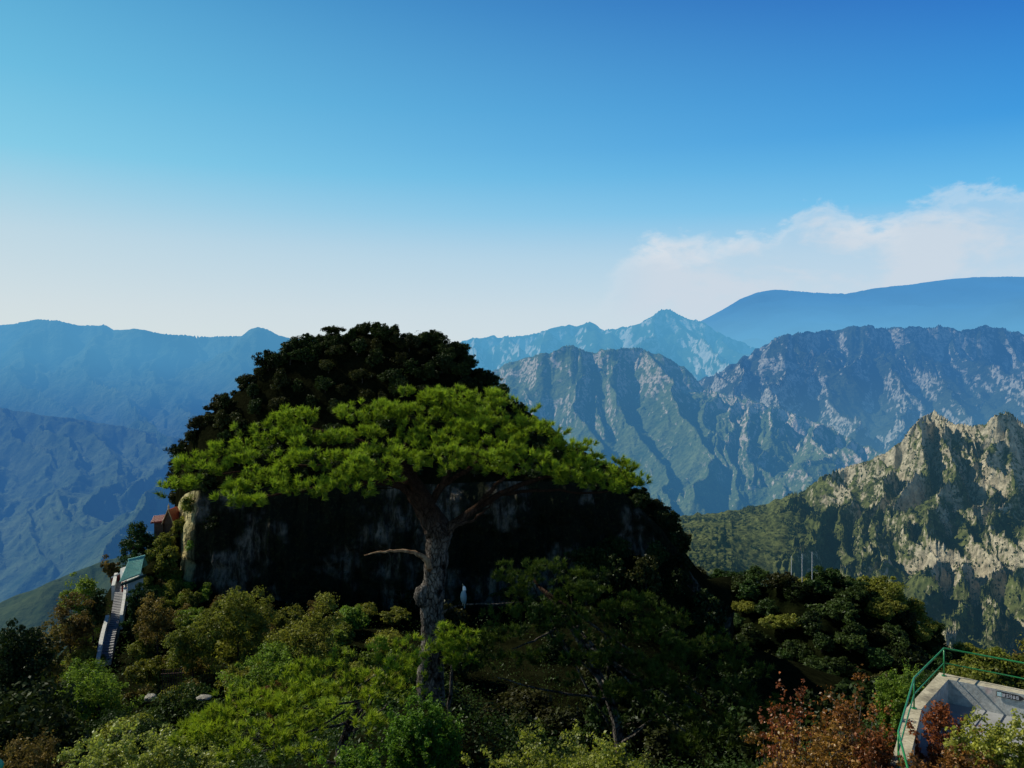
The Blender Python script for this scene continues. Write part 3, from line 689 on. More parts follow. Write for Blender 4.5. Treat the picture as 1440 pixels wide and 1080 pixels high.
def crown_points(n, rad, g, lower=-0.35, inner=0.45):
    # several unequal lobes, so the outline is uneven and gaps open between them
    rad = np.array(rad); nl = int(g.integers(5, 9)); lc = []; lr = []
    for i in range(nl):
        d = unit(1, g)[0]
        if d[2] < lower: d[2] = -d[2] * 0.3
        lc.append(d * (0.35 + 0.4 * g.random()) * rad); lr.append((0.26 + 0.30 * g.random()) * rad)
    lc.append(np.array([0, 0, -0.05 * rad[2]])); lr.append(rad * 0.5); nl += 1
    c = []
    while len(c) < n:
        d = unit(1, g)[0]
        if d[2] < lower - 0.2: continue
        k = int(g.integers(nl)); q = 0.5 + 0.62 * g.random() ** 0.7
        p = lc[k] + d * q * lr[k]
        if p[2] < lower * rad[2] * 1.1: continue
        c.append(p)
    return np.array(c)

def tree_data(seed, rad, height, nclump, nleaf, leaf, cr, trunk_r, lower=-0.35, limbs=7, lean=0.1, flat=0.75):
    """origin at the trunk's foot; crown centre at z = height"""
    g = np.random.default_rng(seed)
    cen = crown_points(nclump, rad, g, lower) + np.array([0, 0, height])
    V, F, t = leaves_on(cen, cr * (0.5 + 1.0 * g.random(nclump)), nleaf, leaf, g, flat=flat)
    mb = MB(); q = random.Random(seed)
    top = Vector((q.uniform(-lean, lean) * height, q.uniform(-lean, lean) * height, height + rad[2] * 0.3))
    mid = top * 0.5 + Vector((q.uniform(-.1, .1), q.uniform(-.1, .1), 0)) * height * 0.5
    path = [Vector((0, 0, -0.4)), mid * 0.5, mid, (mid + top) / 2, top]
    mb.tube(path, [trunk_r * k for k in (1.25, 1.0, 0.8, 0.55, 0.2)], 7)
    for i in range(limbs):
        tgt = Vector(cen[q.randrange(nclump)]); f = q.uniform(0.35, 0.8)
        st = path[2].lerp(path[4], f) if f > .5 else path[1].lerp(path[3], f)
        mm = st.lerp(tgt, 0.5) + Vector((0, 0, 0.06 * height * q.uniform(-1, 1)))
        mb.tube([st, mm, tgt], [trunk_r * .45, trunk_r * .3, trunk_r * .08], 5, cap=False)
    return V, F, t, mb

def joined(name, V, F, t, mb, lm, bm):
    tv = np.array(mb.v); n0 = len(V)
    q4 = np.array([f for f in mb.f if len(f) == 4]) + n0
    VV = np.concatenate([V, tv]); tt = np.concatenate([t, np.zeros(len(tv))])
    return np_mesh(name, VV, np.concatenate([F, q4]), [lm, bm], {'tint': tt}, midx=np.concatenate([np.zeros(len(F)), np.ones(len(q4))]))

def tree_parts(name, label, cat, base, V, F, t, mb, lm, bm, group=None, rz=0.0):
    root = empty(name, base, rz); tag(root, label, cat, group)
    link('trunk', mb.mesh('trunk', bm, True), root)
    link('crown', np_mesh('crown', V, F, lm, {'tint': t}), root)
    return root

# scrub on the crag mountain: nobody could count it
cpx, ctt, CXX, CYY, CZZ = CRAG
g = np.random.default_rng(77)
nn = 24000
ii = (g.random(nn) ** 0.8 * (CXX.shape[0] * 0.85 - 2)).astype(int); jj = (g.random(nn) * (CXX.shape[1] - 2)).astype(int)
fi = g.random((nn, 1)); fj = g.random((nn, 1))
G3 = np.stack([CXX, CYY, CZZ], -1)
pos = G3[ii, jj] * (1 - fi) * (1 - fj) + G3[ii + 1, jj] * fi * (1 - fj) + G3[ii, jj + 1] * (1 - fi) * fj + G3[ii + 1, jj + 1] * fi * fj
patch = fbm(pos[:, 0] / 45, pos[:, 1] / 45, 4, 55.0)
stp = np.abs(G3[ii + 1, jj, 2] - G3[ii, jj, 2]) / (np.abs(G3[ii + 1, jj, 1] - G3[ii, jj, 1]) + .05)
patch = patch - 0.5 * (pos[:, 0] / pos[:, 1] < 0.34) + 0.35 * sstep(1000, 850, pos[:, 1]) * 0
keep = (patch + 0.35 * g.random(nn) > 0.0) & (stp < 5.0)
pos = pos[keep]; rr = (0.9 + 1.5 * g.random(len(pos)) ** 2) * np.clip(pos[:, 1] / 700, .6, 1.3)
V, F, t = leaves_on(pos + np.stack([0 * rr, 0 * rr, rr * .35], -1), rr, 11, 0.85, g, flat=.8)
m, nt, out = newmat('scrub leaves'); N = NT(nt)
a = N.n('ShaderNodeAttribute', attribute_name='tint')
d = N.n('ShaderNodeBsdfDiffuse'); N.set(d.inputs[0], N.mix(a.outputs['Fac'], (0.016, 0.024, 0.007, 1), (0.085, 0.105, 0.030, 1)))
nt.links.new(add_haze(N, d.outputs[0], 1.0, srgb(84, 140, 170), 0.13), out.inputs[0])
tag(link('scrub', np_mesh('scrub', V, F, m, {'tint': t})), 'dark green scrub scattered over the rocky mountain on the right', 'scrub', kind='stuff')

# ---- small trees that only read as dark wood: one mesh each
def far_variants(kind, n, rad, height, nclump, nleaf, leaf, cr, seed0):
    out = []
    for i in range(n):
        g = np.random.default_rng(seed0 + i)
        r = tuple(np.array(rad) * (0.7 + 0.55 * g.random(3)))
        out.append(joined(kind + '_tree', *tree_data(seed0 + i, r, height * (0.9 + 0.3 * g.random()), nclump, nleaf, leaf, cr, 0.12, lower=-0.95), L[kind], m_bark))
    return out
VAR = {
    'dark': far_variants('dark', 4, (2.0, 2.0, 1.9), 1.7, 110, 44, 0.15, 0.46, 100),
    'darkbrown': far_variants('darkbrown', 4, (2.1, 2.0, 1.6), 1.5, 110, 44, 0.14, 0.45, 120),
    'shade': far_variants('shade', 4, (2.1, 2.1, 1.9), 1.7, 110, 46, 0.15, 0.46, 140),
    'olive': far_variants('olive', 4, (2.3, 2.3, 1.9), 1.9, 130, 55, 0.125, 0.45, 160),
    'brown': far_variants('brown', 3, (1.9, 1.9, 1.6), 1.5, 90, 55, 0.12, 0.42, 180),
    'green': far_variants('green', 4, (2.1, 2.1, 1.8), 1.8, 120, 55, 0.125, 0.45, 200),
}
for k_ in ('dark', 'shade', 'green', 'olive'):
    VAR['near_' + k_] = far_variants(k_, 3, (2.1, 2.1, 1.9), 1.7, 200, 62, 0.062, 0.40, 400 + len(VAR) * 20)
def far_tree(kind, x, y, z, s, label, group, name='broadleaf_tree', cat='tree', sq=1.0):
    o = link(name, VAR[kind][rnd.randrange(len(VAR[kind]))])
    o.location = (x, y, z); o.rotation_euler = (rnd.uniform(-.08, .08), rnd.uniform(-.08, .08), rnd.uniform(0, 6.28))
    o.scale = (s * rnd.uniform(.9, 1.15), s * rnd.uniform(.9, 1.15), s * sq * rnd.uniform(.85, 1.15))
    tag(o, label, cat, group)
    return o

# trees on the dome
spots = []
def spaced(x, y, d, store):
    if any((x - a) ** 2 + (y - b) ** 2 < d * d for a, b in store): return False
    store.append((x, y)); return True
n = 0; tries = 0
while n < 205 and tries < 6000:
    tries += 1
    px = rnd.uniform(236, 960); t = rnd.uniform(0.02, 1.22)
    x, y, z = [float(q) for q in dome_point(np.array(px), np.array(t))]
    if not spaced(x, y, 2.1, spots): continue
    left = px < 420
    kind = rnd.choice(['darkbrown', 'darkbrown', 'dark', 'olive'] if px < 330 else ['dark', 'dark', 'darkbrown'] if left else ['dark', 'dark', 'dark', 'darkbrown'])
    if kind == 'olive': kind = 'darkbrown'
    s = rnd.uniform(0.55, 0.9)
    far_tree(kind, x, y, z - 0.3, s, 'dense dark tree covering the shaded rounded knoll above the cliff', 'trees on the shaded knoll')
    n += 1
k_ = 0
for px in np.arange(248, 955, 12.0):
    t = rnd.uniform(0.86, 1.06)
    x, y, z = [float(q) for q in dome_point(np.array(px + rnd.uniform(-4, 4)), np.array(t))]
    far_tree('darkbrown' if px < 380 else 'dark', x, y, z - 0.5, rnd.uniform(0.55, 0.85), 'dense dark tree covering the shaded rounded knoll above the cliff', 'trees on the shaded knoll')
# trees on the ridge to the right
spots2 = []; n = 0; tries = 0
rpx, rt, RX, RY, RZ = RG
while n < 165 and tries < 8000:
    tries += 1
    px = rnd.uniform(930, 1400); t = 1.08 - 0.98 * rnd.random() ** 1.25
    j = int(np.clip(np.searchsorted(rpx, px), 0, len(rpx) - 1)); i = int(np.clip(np.searchsorted(rt, t), 0, len(rt) - 1))
    x, y, z = float(RX[i, j]), float(RY[i, j]), float(RZ[i, j])
    if not spaced(x, y, 3.7, spots2): continue
    kind = rnd.choice(['shade', 'shade', 'dark', 'darkbrown', 'olive', 'shade'])
    far_tree(kind, x, y, z - 0.4, rnd.uniform(1.55, 2.5), 'bushy dark green tree on the low wooded ridge below the crags', 'trees on the wooded ridge', 'shrub', 'shrub', sq=0.8)  # small trees, kept with the shrubs by name and category
    n += 1
# woodland between the foreground and the knoll
spots3 = []
def fill(n_, pr, yr, d, kinds, sr, label, group, avoid=(), name='broadleaf_tree', cat='tree'):
    n = 0; tries = 0
    while n < n_ and tries < 4000:
        tries += 1
        px = rnd.uniform(*pr); Y = rnd.uniform(*yr)
        if any(a <= px <= b and c <= Y <= e for a, b, c, e in avoid): continue
        x = (px - CX) / FOC * Y
        if not spaced(x, Y, d, spots3): continue
        far_tree(rnd.choice(kinds), x, Y, gz(x, Y) - 0.2, rnd.uniform(*sr), label, group, name, cat)
        n += 1
STAIR = [(128, 186, 70, 112), (160, 208, 96, 108), (215, 262, 112, 128)]
fill(34, (40, 300), (66, 106), 3.0, ['olive', 'brown', 'green', 'brown', 'olive'], (0.55, 0.85), 'olive and brown autumn scrub on the steep slope below the cliff', 'scrub on the slope by the stairs', STAIR, 'shrub', 'shrub')
fill(16, (200, 310), (98, 111), 1.9, ['olive', 'brown', 'olive', 'green'], (0.42, 0.62), 'low olive bush at the foot of the lit cliff corner', 'bushes at the cliff corner', [(160, 206, 96, 108)], 'shrub', 'shrub')
fill(30, (290, 560), (62, 104), 3.6, ['olive', 'olive', 'green', 'brown'], (0.75, 1.1), 'olive green bushy tree on the slope under the cliff face', 'bushy trees under the cliff')
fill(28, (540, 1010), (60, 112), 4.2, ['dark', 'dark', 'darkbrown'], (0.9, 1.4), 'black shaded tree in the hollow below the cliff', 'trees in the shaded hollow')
fill(20, (820, 1010), (104, 122), 2.6, ['dark', 'dark', 'darkbrown'], (0.7, 1.0), 'dark tree down the right flank of the knoll', 'trees on the right flank of the knoll')
fill(22, (1010, 1320), (46, 110), 4.5, ['dark', 'shade', 'dark'], (0.9, 1.3), 'dark shrub in the gully between pine and ridge', 'shrubs in the dark gully', (), 'shrub', 'shrub')
fill(26, (1290, 1560), (34, 120), 3.8, ['near_shade', 'near_olive', 'near_green', 'brown'], (0.7, 1.1), 'green scrub bush on the slope beyond the railing', 'scrub beyond the railing', (), 'shrub', 'shrub')
fill(18, (0, 520), (34, 60), 4.4, ['near_shade', 'near_green', 'near_dark', 'near_olive'], (0.8, 1.15), 'leafy tree filling the gully below the stairs', 'trees in the gully below the stairs')

fill(14, (-110, 70), (30, 56), 3.4, ['near_dark', 'near_dark', 'near_shade'], (1.0, 1.5), 'dark tree in the shaded wood along the left edge', 'trees in the shaded wood at the left edge')
# undergrowth: leaves of the ground cover, nobody could count it
g = np.random.default_rng(91)
nn = 5200
uY = 7 + 100 * g.random(nn) ** 1.9; uP = -150 + 1650 * g.random(nn)
uX = (uP - CX) / FOC * uY
inside = (uP > 1225) & (uY < 17.8) & (uY > 9.5)
uX, uY = uX[~inside], uY[~inside]
uZ = ground_z(uX, uY)
ur = 0.18 + 0.010 * uY + 0.2 * g.random(len(uX))
near_ = uY < 34
for nm, sel, lf, cnt, mk in (('undergrowth', near_, 0.045, 60, 'shade'), ('slope_undergrowth', ~near_, 0.11, 36, 'shade')):
    Vg, Fg, tg = leaves_on(np.stack([uX, uY, uZ + ur * .4], -1)[sel], ur[sel] * 1.7, cnt, lf, g, flat=.55, up=.6)
    tag(link(nm, np_mesh(nm, Vg, Fg, L[mk], {'tint': tg * .8})), 'dark leafy ground cover between the trees and shrubs' if nm == 'undergrowth' else 'low dark undergrowth carpeting the far slopes', 'undergrowth', kind='stuff')
# ================================================================== pines
def tufts(P, A, needles, length, width, g, spread=(0.25, 1.2), tt=None):
    """brushes of needles: P foot points, A axes"""
    n = len(P); N_ = n * needles
    ti = np.repeat(np.arange(n), needles)
    ax = A[ti]; u = np.cross(ax, unit(N_, g)); u /= (np.linalg.norm(u, axis=1, keepdims=True) + 1e-9)
    th = (spread[0] + (spread[1] - spread[0]) * g.random(N_))[:, None]
    d = ax * np.cos(th) + u * np.sin(th)
    foot = P[ti] + ax * (g.random(N_)[:, None] * length * 0.7)
    ln = (length * (0.75 + 0.5 * g.random(N_)))[:, None]
    side = np.cross(d, unit(N_, g)); side /= (np.linalg.norm(side, axis=1, keepdims=True) + 1e-9)
    V = np.stack([foot - side * width, foot + side * width, foot + d * ln], 1).reshape(-1, 3)
    F = np.arange(N_ * 3).reshape(-1, 3)
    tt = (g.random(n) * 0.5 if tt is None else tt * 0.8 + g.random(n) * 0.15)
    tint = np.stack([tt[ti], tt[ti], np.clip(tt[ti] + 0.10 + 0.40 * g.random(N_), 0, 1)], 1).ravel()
    return V, F, tint

def pine_pads(pads, seed, dens, needles, length, width, thick=0.32):
    """pads: (px, py, rx_px, ry_px, Y, depth radius m). flat clouds of needle brushes, tops painted sunlit, undersides painted dark, open below"""
    g = np.random.default_rng(seed); Ps = []; As = []; Hs = []
    for px, py, rx, ry, Y, dr in pads:
        c = np.array(at(px, py, Y)); R_ = np.array([rx * Y / FOC, dr, ry * Y / FOC])
        ncl = max(4, int(dens * R_[0] * R_[1] * 3.2))
        for _ in range(ncl):
            a = g.random() * 2 * PI; q = math.sqrt(g.random())
            k = c + np.array([math.cos(a) * q * R_[0], math.sin(a) * q * R_[1], 0.10 + (1 - q ** 2) * R_[2] * (0.4 + 0.7 * g.random()) - R_[2] * 0.5 * g.random()])
            out = np.array([math.cos(a) * q * 0.8, math.sin(a) * q * 0.8, 0.0])
            m = int(g.integers(6, 12)); cr = 0.16 + 0.16 * g.random()
            o = unit(m, g) * cr; o[:, 2] = o[:, 2] * 0.55
            p = k + o
            ax = out * 0.6 + unit(m, g) * 0.45 + np.array([0, 0, 0.75]) + o * 1.2
            ax /= np.linalg.norm(ax, axis=1, keepdims=True)
            Ps.append(p); As.append(ax); Hs.append(np.clip(0.42 + o[:, 2] / (cr * 0.55) * 0.42, 0, 1))  # tint follows clump height, painting in lit tops and shaded undersides
    P = np.concatenate(Ps); A = np.concatenate(As)
    return tufts(P, A, needles, length, width, g, tt=np.concatenate(Hs) * 0.72)

def wob(pts, amt, q, sub=3):
    """smooth a polyline and add irregular bends"""
    pts = [Vector(p) for p in pts]; out = []
    for i in range(len(pts) - 1):
        p0 = pts[max(i - 1, 0)]; p1 = pts[i]; p2 = pts[i + 1]; p3 = pts[min(i + 2, len(pts) - 1)]
        for k in range(sub):
            t = k / sub
            v = 0.5 * ((2 * p1) + (p2 - p0) * t + (2 * p0 - 5 * p1 + 4 * p2 - p3) * t * t + (3 * p1 - p0 - 3 * p2 + p3) * t ** 3)
            out.append(v + Vector((q.uniform(-1, 1), q.uniform(-1, 1), q.uniform(-1, 1))) * (amt if i + k else 0))
    out.append(pts[-1]); return out

def radii(r, n):
    x = np.linspace(0, 1, len(r)); return list(np.interp(np.linspace(0, 1, n), x, r))

Y0P = 22.0
base = at(606, 950, Y0P); base.z = gz(base.x, base.y)
pine = empty('pine_tree', base)
tag(pine, 'tall old pine with a thick trunk and broad flat sunlit crown before the knoll', 'tree')
q = random.Random(5)
def loc(p): return Vector(p) - base
# trunk: lumpy, fluted
tp = [loc(base + Vector((0.0, 0, -0.6))), loc(at(605, 950, 22)), loc(at(608, 905, 22)), loc(at(608, 860, 22)), loc(at(610, 815, 22)), loc(at(614, 775, 22)), loc(at(616, 748, 22)), loc(at(604, 722, 22)), loc(at(588, 695, 22.1)), loc(at(575, 668, 22.2)), loc(at(566, 640, 22.4))]
tp = wob(tp, 0.02, q, 5)
tr_ = radii([0.40, 0.35, 0.33, 0.34, 0.32, 0.32, 0.37, 0.30, 0.29, 0.22, 0.14], len(tp))
mb = MB(); mb.tube(tp, tr_, 26)
V = np.array(mb.v)
ang = np.tile(np.linspace(0, 2 * PI, 26, endpoint=False), len(tp)); hh = np.repeat(np.arange(len(tp)), 26)
cen = np.repeat(np.array([tuple(p) for p in tp]), 26, axis=0)
d = V - cen
lump = 1 + 0.16 * fbm(np.cos(ang) * 1.6 + hh * 0.11, np.sin(ang) * 1.6 + hh * 0.16, 4, 2.0) + 0.07 * fbm(np.cos(ang) * 5, np.sin(ang) * 5 + hh * 0.5, 3, 4.0)
kn = np.exp(-((hh - 17.5) / 1.6) ** 2) * np.exp(-((np.cos(ang - PI) - 1) / 0.5) ** 2) * 0.0
mb.v = [tuple(p) for p in cen + d * lump[:, None]]
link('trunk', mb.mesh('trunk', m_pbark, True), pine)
# burl on the left of the trunk
mb = MB(); c0 = loc(at(594, 838, 21.85)); 
mb.tube(wob([c0 + Vector((0.22, 0, -.30)), c0 + Vector((0, -.02, -.12)), c0 + Vector((-.02, 0, .10)), c0 + Vector((0.2, 0, .3))], .02, q, 4), radii([.1, .2, .2, .1], 13), 12)
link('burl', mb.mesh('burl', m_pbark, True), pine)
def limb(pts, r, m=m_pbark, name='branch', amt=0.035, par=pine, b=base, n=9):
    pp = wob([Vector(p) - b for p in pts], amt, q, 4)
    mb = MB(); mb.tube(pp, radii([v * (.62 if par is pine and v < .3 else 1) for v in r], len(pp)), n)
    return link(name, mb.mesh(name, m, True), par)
PADS = [
 (600, 566, 50, 15, 23.6, 1.0), (655, 562, 55, 15, 23.6, 1.1), (712, 578, 42, 15, 23.4, 1.0), (545, 583, 45, 15, 23.3, 1.0),
 (490, 592, 45, 14, 23.2, 1.0), (425, 594, 48, 14, 23.2, 1.0), (620, 600, 72, 16, 22.9, 1.1), (700, 604, 66, 16, 22.9, 1.1), (758, 610, 38, 15, 22.9, 0.9),
 (385, 612, 38, 14, 22.8, .8), (335, 640, 42, 14, 22.4, .9), (425, 625, 62, 15, 22.4, 1.1), (520, 618, 62, 15, 22.5, 1.0), (590, 632, 60, 17, 22.0, 1.0), (680, 632, 60, 16, 22.1, 1.0), (748, 632, 48, 15, 22.3, .9), (795, 640, 38, 13, 22.3, .8), (838, 652, 36, 12, 22.2, .7),
 (290, 662, 38, 14, 21.9, .9), (362, 660, 55, 14, 21.8, 1.0), (450, 652, 58, 15, 21.7, 1.0), (530, 645, 50, 17, 21.4, .9), (735, 652, 42, 12, 21.8, .8), (868, 664, 26, 11, 22.0, .6), (892, 682, 15, 8, 21.9, .4), (815, 668, 45, 10, 21.9, .6),
 (268, 690, 26, 13, 21.4, .7), (325, 700, 45, 15, 21.2, .9), (392, 686, 48, 14, 21.2, .9), (455, 676, 40, 13, 21.1, .7), (360, 716, 24, 8, 20.9, .5), (505, 668, 36, 13, 20.9, .6), (655, 662, 36, 10, 21.2, .6), (620, 585, 80, 14, 23.3, 1.2), (850, 690, 34, 9, 21.9, .5), (700, 652, 24, 8, 21.2, .4), (565, 655, 42, 13, 20.9, .7), (612, 650, 45, 13, 20.8, .8), (668, 650, 40, 12, 20.9, .7), (540, 676, 30, 9, 20.7, .5), (720, 668, 30, 9, 21.2, .5), (770, 672, 36, 9, 21.6, .6), (430, 700, 34, 9, 20.9, .5), (480, 690, 30, 9, 20.8, .5), (820, 680, 30, 8, 21.7, .5)]
PADS = [(a, b_, c_, d__, e - (1.2 if a < 515 else 0), f_) for a, b_, c_, d__, e, f_ in PADS]
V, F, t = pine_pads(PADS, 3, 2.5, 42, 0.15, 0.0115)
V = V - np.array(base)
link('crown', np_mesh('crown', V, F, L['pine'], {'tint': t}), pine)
f1 = at(614, 765, 22); f2 = at(590, 700, 22.1)
limb([f1, at(636, 738, 21.9), at(668, 716, 21.8), at(705, 694, 21.9), at(760, 672, 22.0), at(820, 664, 22)], [.27, .22, .17, .13, .09, .04])
limb([f2, at(562, 684, 21.8), at(530, 678, 21.5), at(480, 682, 21.3), at(420, 690, 21.2), at(350, 700, 21.2)], [.22, .17, .13, .10, .07, .03])
limb([at(575, 668, 22.2), at(552, 640, 22.5), at(500, 618, 22.7), at(440, 605, 23), at(400, 600, 23.2)], [.16, .13, .1, .07, .03])
limb([at(566, 645, 22.4), at(575, 615, 22.8), at(590, 588, 23.3), at(600, 572, 23.6)], [.15, .12, .08, .03])
limb([at(600, 720, 22), at(622, 680, 22.3), at(640, 640, 22.6), at(655, 605, 23.0), at(660, 575, 23.5)], [.2, .16, .12, .08, .03])
limb([at(622, 682, 22.3), at(665, 655, 22.4), at(705, 625, 22.6), at(740, 612, 22.8)], [.13, .1, .07, .03])
limb([at(668, 716, 21.8), at(690, 690, 21.6), at(720, 665, 21.7), at(745, 640, 22.2)], [.12, .09, .06, .02])
limb([at(530, 678, 21.5), at(490, 660, 21.5), at(430, 655, 21.6), at(370, 660, 21.8), at(300, 666, 21.9)], [.1, .08, .07, .05, .02])
limb([at(705, 694, 21.9), at(770, 690, 21.9), at(830, 692, 21.9), at(885, 684, 21.9)], [.09, .06, .05, .02])
limb([at(588, 697, 22.1), at(570, 665, 21.4), at(545, 650, 21.2), at(520, 650, 21.2)], [.12, .09, .05, .02])
limb([at(636, 738, 21.9), at(655, 735, 21.7), at(678, 722, 21.6), at(695, 706, 21.6)], [.10, .07, .05, .015])
tag(limb([at(606, 800, 21.75), at(597, 786, 21.65), at(583, 777, 21.6), at(560, 775, 21.55), at(535, 776, 21.5), at(512, 781, 21.5)], [.17, .13, .09, .06, .045, .015], m_dead, 'dead_branch', 0.02, n=12), 'bare orange-brown dead branch with a pale tip')
perch = [at(618, 866, 21.85), at(630, 857, 21.75), at(645, 851.5, 21.7), at(665, 849.5, 21.7), at(700, 849, 21.75), at(745, 846, 21.9)]
limb(perch, [.06, .045, .04, .034, .026, .012], m_pbark, 'branch', 0.008)

# bird on the bare side branch
bp = at(652, 850.8, 21.68)
m, nt, out = newmat('plumage'); N = NT(nt)
P = N.n('ShaderNodeTexCoord').outputs['Object']; sp = N.n('ShaderNodeSeparateXYZ'); N.set(sp.inputs[0], P)
nz = N.noise(P, 40, 4, 0.6)
cc = N.ramp(N.maprange(N.math('MULTIPLY_ADD', nz, 0.06, sp.outputs[2]), 0.05, 0.62, 0, 1), [(0.0, (0.10, 0.16, 0.19)), (0.55, (0.20, 0.29, 0.33)), (0.66, (0.25, 0.32, 0.35)), (0.72, (0.80, 0.80, 0.78)), (1.0, (0.85, 0.85, 0.83))])
dd = N.n('ShaderNodeBsdfDiffuse'); N.set(dd.inputs[0], cc); nt.links.new(dd.outputs[0], out.inputs[0]); m_plume = m
m, nt, out = newmat('horn'); N = NT(nt); dd = N.n('ShaderNodeBsdfDiffuse'); dd.inputs[0].default_value = (0.35, 0.30, 0.2, 1); nt.links.new(dd.outputs[0], out.inputs[0]); m_horn = m
bird = empty('bird', bp); tag(bird, 'slender upright bird with white head and blue-grey body on a thin pine branch', 'bird')
mb = MB()
body = [(0.02, 0.06, -0.10), (0.02, 0.05, -0.02), (0.01, 0.03, 0.06), (0.0, 0.0, 0.15), (-0.005, -0.02, 0.25), (0.0, -0.02, 0.33), (0.015, -0.02, 0.385), (0.02, -0.025, 0.43), (0.012, -0.03, 0.48), (-0.004, -0.04, 0.525)]
mb.tube(wob(body, 0, q, 4), radii([.012, .03, .055, .082, .085, .068, .046, .047, .042, .016], 37), 16)
link('body', mb.mesh('body', m_plume, True), bird)
mb = MB(); mb.tube([(-0.002, -0.04, 0.515), (-0.02, -0.05, 0.56), (-0.03, -0.056, 0.60)], [.016, .010, .002], 8); link('beak', mb.mesh('beak', m_horn, True), bird)
for sx in (-1, 1):
    mb = MB(); mb.tube([(sx * .03, 0, 0.09), (sx * .03, -.01, 0.03), (sx * .028, -.005, -0.005)], [.012, .008, .007], 6)
    for ax_ in (-.5, 0, .5): mb.tube([(sx * .028, -.005, 0.0), (sx * .028 + math.sin(ax_) * .03, -.03, -.004)], [.006, .003], 5)
    link('leg', mb.mesh('leg', m_horn, True), bird)

def low_pine(pads, seed, label, foot_px, mat, dens=3.2, needles=32, length=0.14, width=0.0105, trunk=0.10):
    cen = [at(p[0], p[1], p[4]) for p in pads]
    Yb = foot_px[2]; b = at(foot_px[0], foot_px[1], Yb); b.z = gz(b.x, b.y)
    root = empty('pine_tree', b); tag(root, label, 'tree')
    top = max(cen, key=lambda v: v.z) - b
    tp = wob([Vector((0, 0, -.4)), Vector((top.x * .1, top.y * .1, top.z * .35)), Vector((top.x * .45, top.y * .45, top.z * .7)), top], 0.03, q, 4)
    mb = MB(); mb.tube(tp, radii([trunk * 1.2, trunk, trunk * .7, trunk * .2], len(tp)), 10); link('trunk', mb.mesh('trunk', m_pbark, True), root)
    for i, c in enumerate(cen):
        if i % 3 == 2: continue
        st = tp[min(len(tp) - 2, 3 + (i * 5) % (len(tp) - 4))]
        mid = st.lerp(c - b, .5) + Vector((0, 0, -.15))
        limb([st + b, mid + b, c + Vector((0, 0, -.14))], [trunk * .32, trunk * .2, .012], m_pbark, 'branch', 0.03, root, b, 6)
    pads = [(a, b_, c_ * 1.12, d__ * 1.15, e, f_) for a, b_, c_, d__, e, f_ in pads]
    V, F, t = pine_pads(pads, seed, dens, needles, length, width)
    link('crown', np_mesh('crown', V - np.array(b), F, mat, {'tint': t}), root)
    return root
low_pine([(330, 1012, 60, 15, 17, .9), (395, 985, 60, 15, 17.6, .9), (455, 962, 55, 15, 18, .9), (510, 942, 50, 15, 18.4, .8), (560, 922, 40, 14, 18.8, .7), (575, 950, 36, 13, 18.2, .6), (300, 1035, 50, 14, 16.4, .8), (375, 1025, 55, 14, 16.4, .9), (445, 1000, 55, 14, 17, .9), (515, 975, 50, 14, 17.4, .8), (350, 1055, 55, 14, 15.8, .8), (430, 1045, 50, 13, 16, .8), (490, 1015, 44, 13, 16.4, .7), (545, 980, 36, 12, 17.4, .5), (280, 1060, 40, 13, 15.8, .6)],
         21, 'low spreading pine with bright green tops left of the tall pine trunk', (470, 1060, 17.6), L['pine'])
low_pine([(640, 900, 20, 10, 20.4, .4), (625, 920, 22, 10, 20.2, .4), (655, 912, 14, 10, 20.4, .3), (632, 942, 22, 10, 20, .4)], 22, 'small bright green pine sapling close against the right of the tall trunk', (632, 960, 20.3), L['pine'], trunk=.05)
low_pine([(745, 806, 42, 10, 22.5, .8), (800, 808, 36, 9, 22.7, .7), (720, 826, 34, 10, 22, .6), (790, 838, 60, 14, 22, 1.0), (850, 850, 60, 14, 22.2, 1.0), (900, 868, 60, 15, 22, 1.0), (760, 870, 60, 14, 21.4, .9), (830, 885, 70, 15, 21.4, 1.0), (950, 895, 60, 15, 21.6, 1.0), (1000, 925, 50, 15, 21.4, .9), (900, 915, 70, 15, 21, 1.0), (800, 925, 70, 15, 20.6, 1.0), (720, 905, 55, 14, 20.8, .8), (960, 945, 60, 15, 20.6, 1.0), (1040, 955, 45, 14, 20.8, .8), (870, 955, 70, 15, 20, 1.0), (1010, 985, 60, 15, 19.8, 1.0), (1060, 990, 36, 13, 20, .6), (930, 990, 70, 15, 19.4, 1.0), (1040, 1025, 50, 14, 19, .8), (970, 1030, 60, 14, 18.8, .8), (1010, 1060, 60, 14, 18.2, .8), (700, 945, 40, 12, 20, .6), (880, 1000, 50, 13, 19, .7)],
         23, 'large dark shaded pine with many layered boughs right of the tall trunk', (880, 1010, 21.5), L['pine_shaded'], dens=3.1, trunk=.14)

# ================================================================== single trees and shrubs with their own look
def leafy(name, cat, label, px, py, rx, rz, Y, kind, seed, leaf, nclump, nleaf, cr, trunk=.1, bm=None, ry=None, lower=-.9, limbs=9, group=None, flat=.75):
    c = at(px, py, Y); r = (rx * Y / FOC, (ry if ry else rx * Y / FOC * .9), rz * Y / FOC)
    g0 = gz(c.x, c.y); h = max(c.z - g0, r[2] * .7)
    top = h + r[2]
    if h > r[2] * 1.05:
        rz2 = min((top - 0.06 * top) / 2, r[2] * 2.4); nclump = int(nclump * (rz2 / r[2]) ** .8); r = (r[0], r[1], rz2); h = top - rz2
    V, F, t, mb = tree_data(seed, r, h, nclump, nleaf, leaf, cr, trunk, lower, limbs, 0.05, flat)
    return tree_parts(name, label, cat, (c.x, c.y, g0 if c.z > g0 else c.z - h), V, F, t, mb, L[kind], bm or m_bark, group)
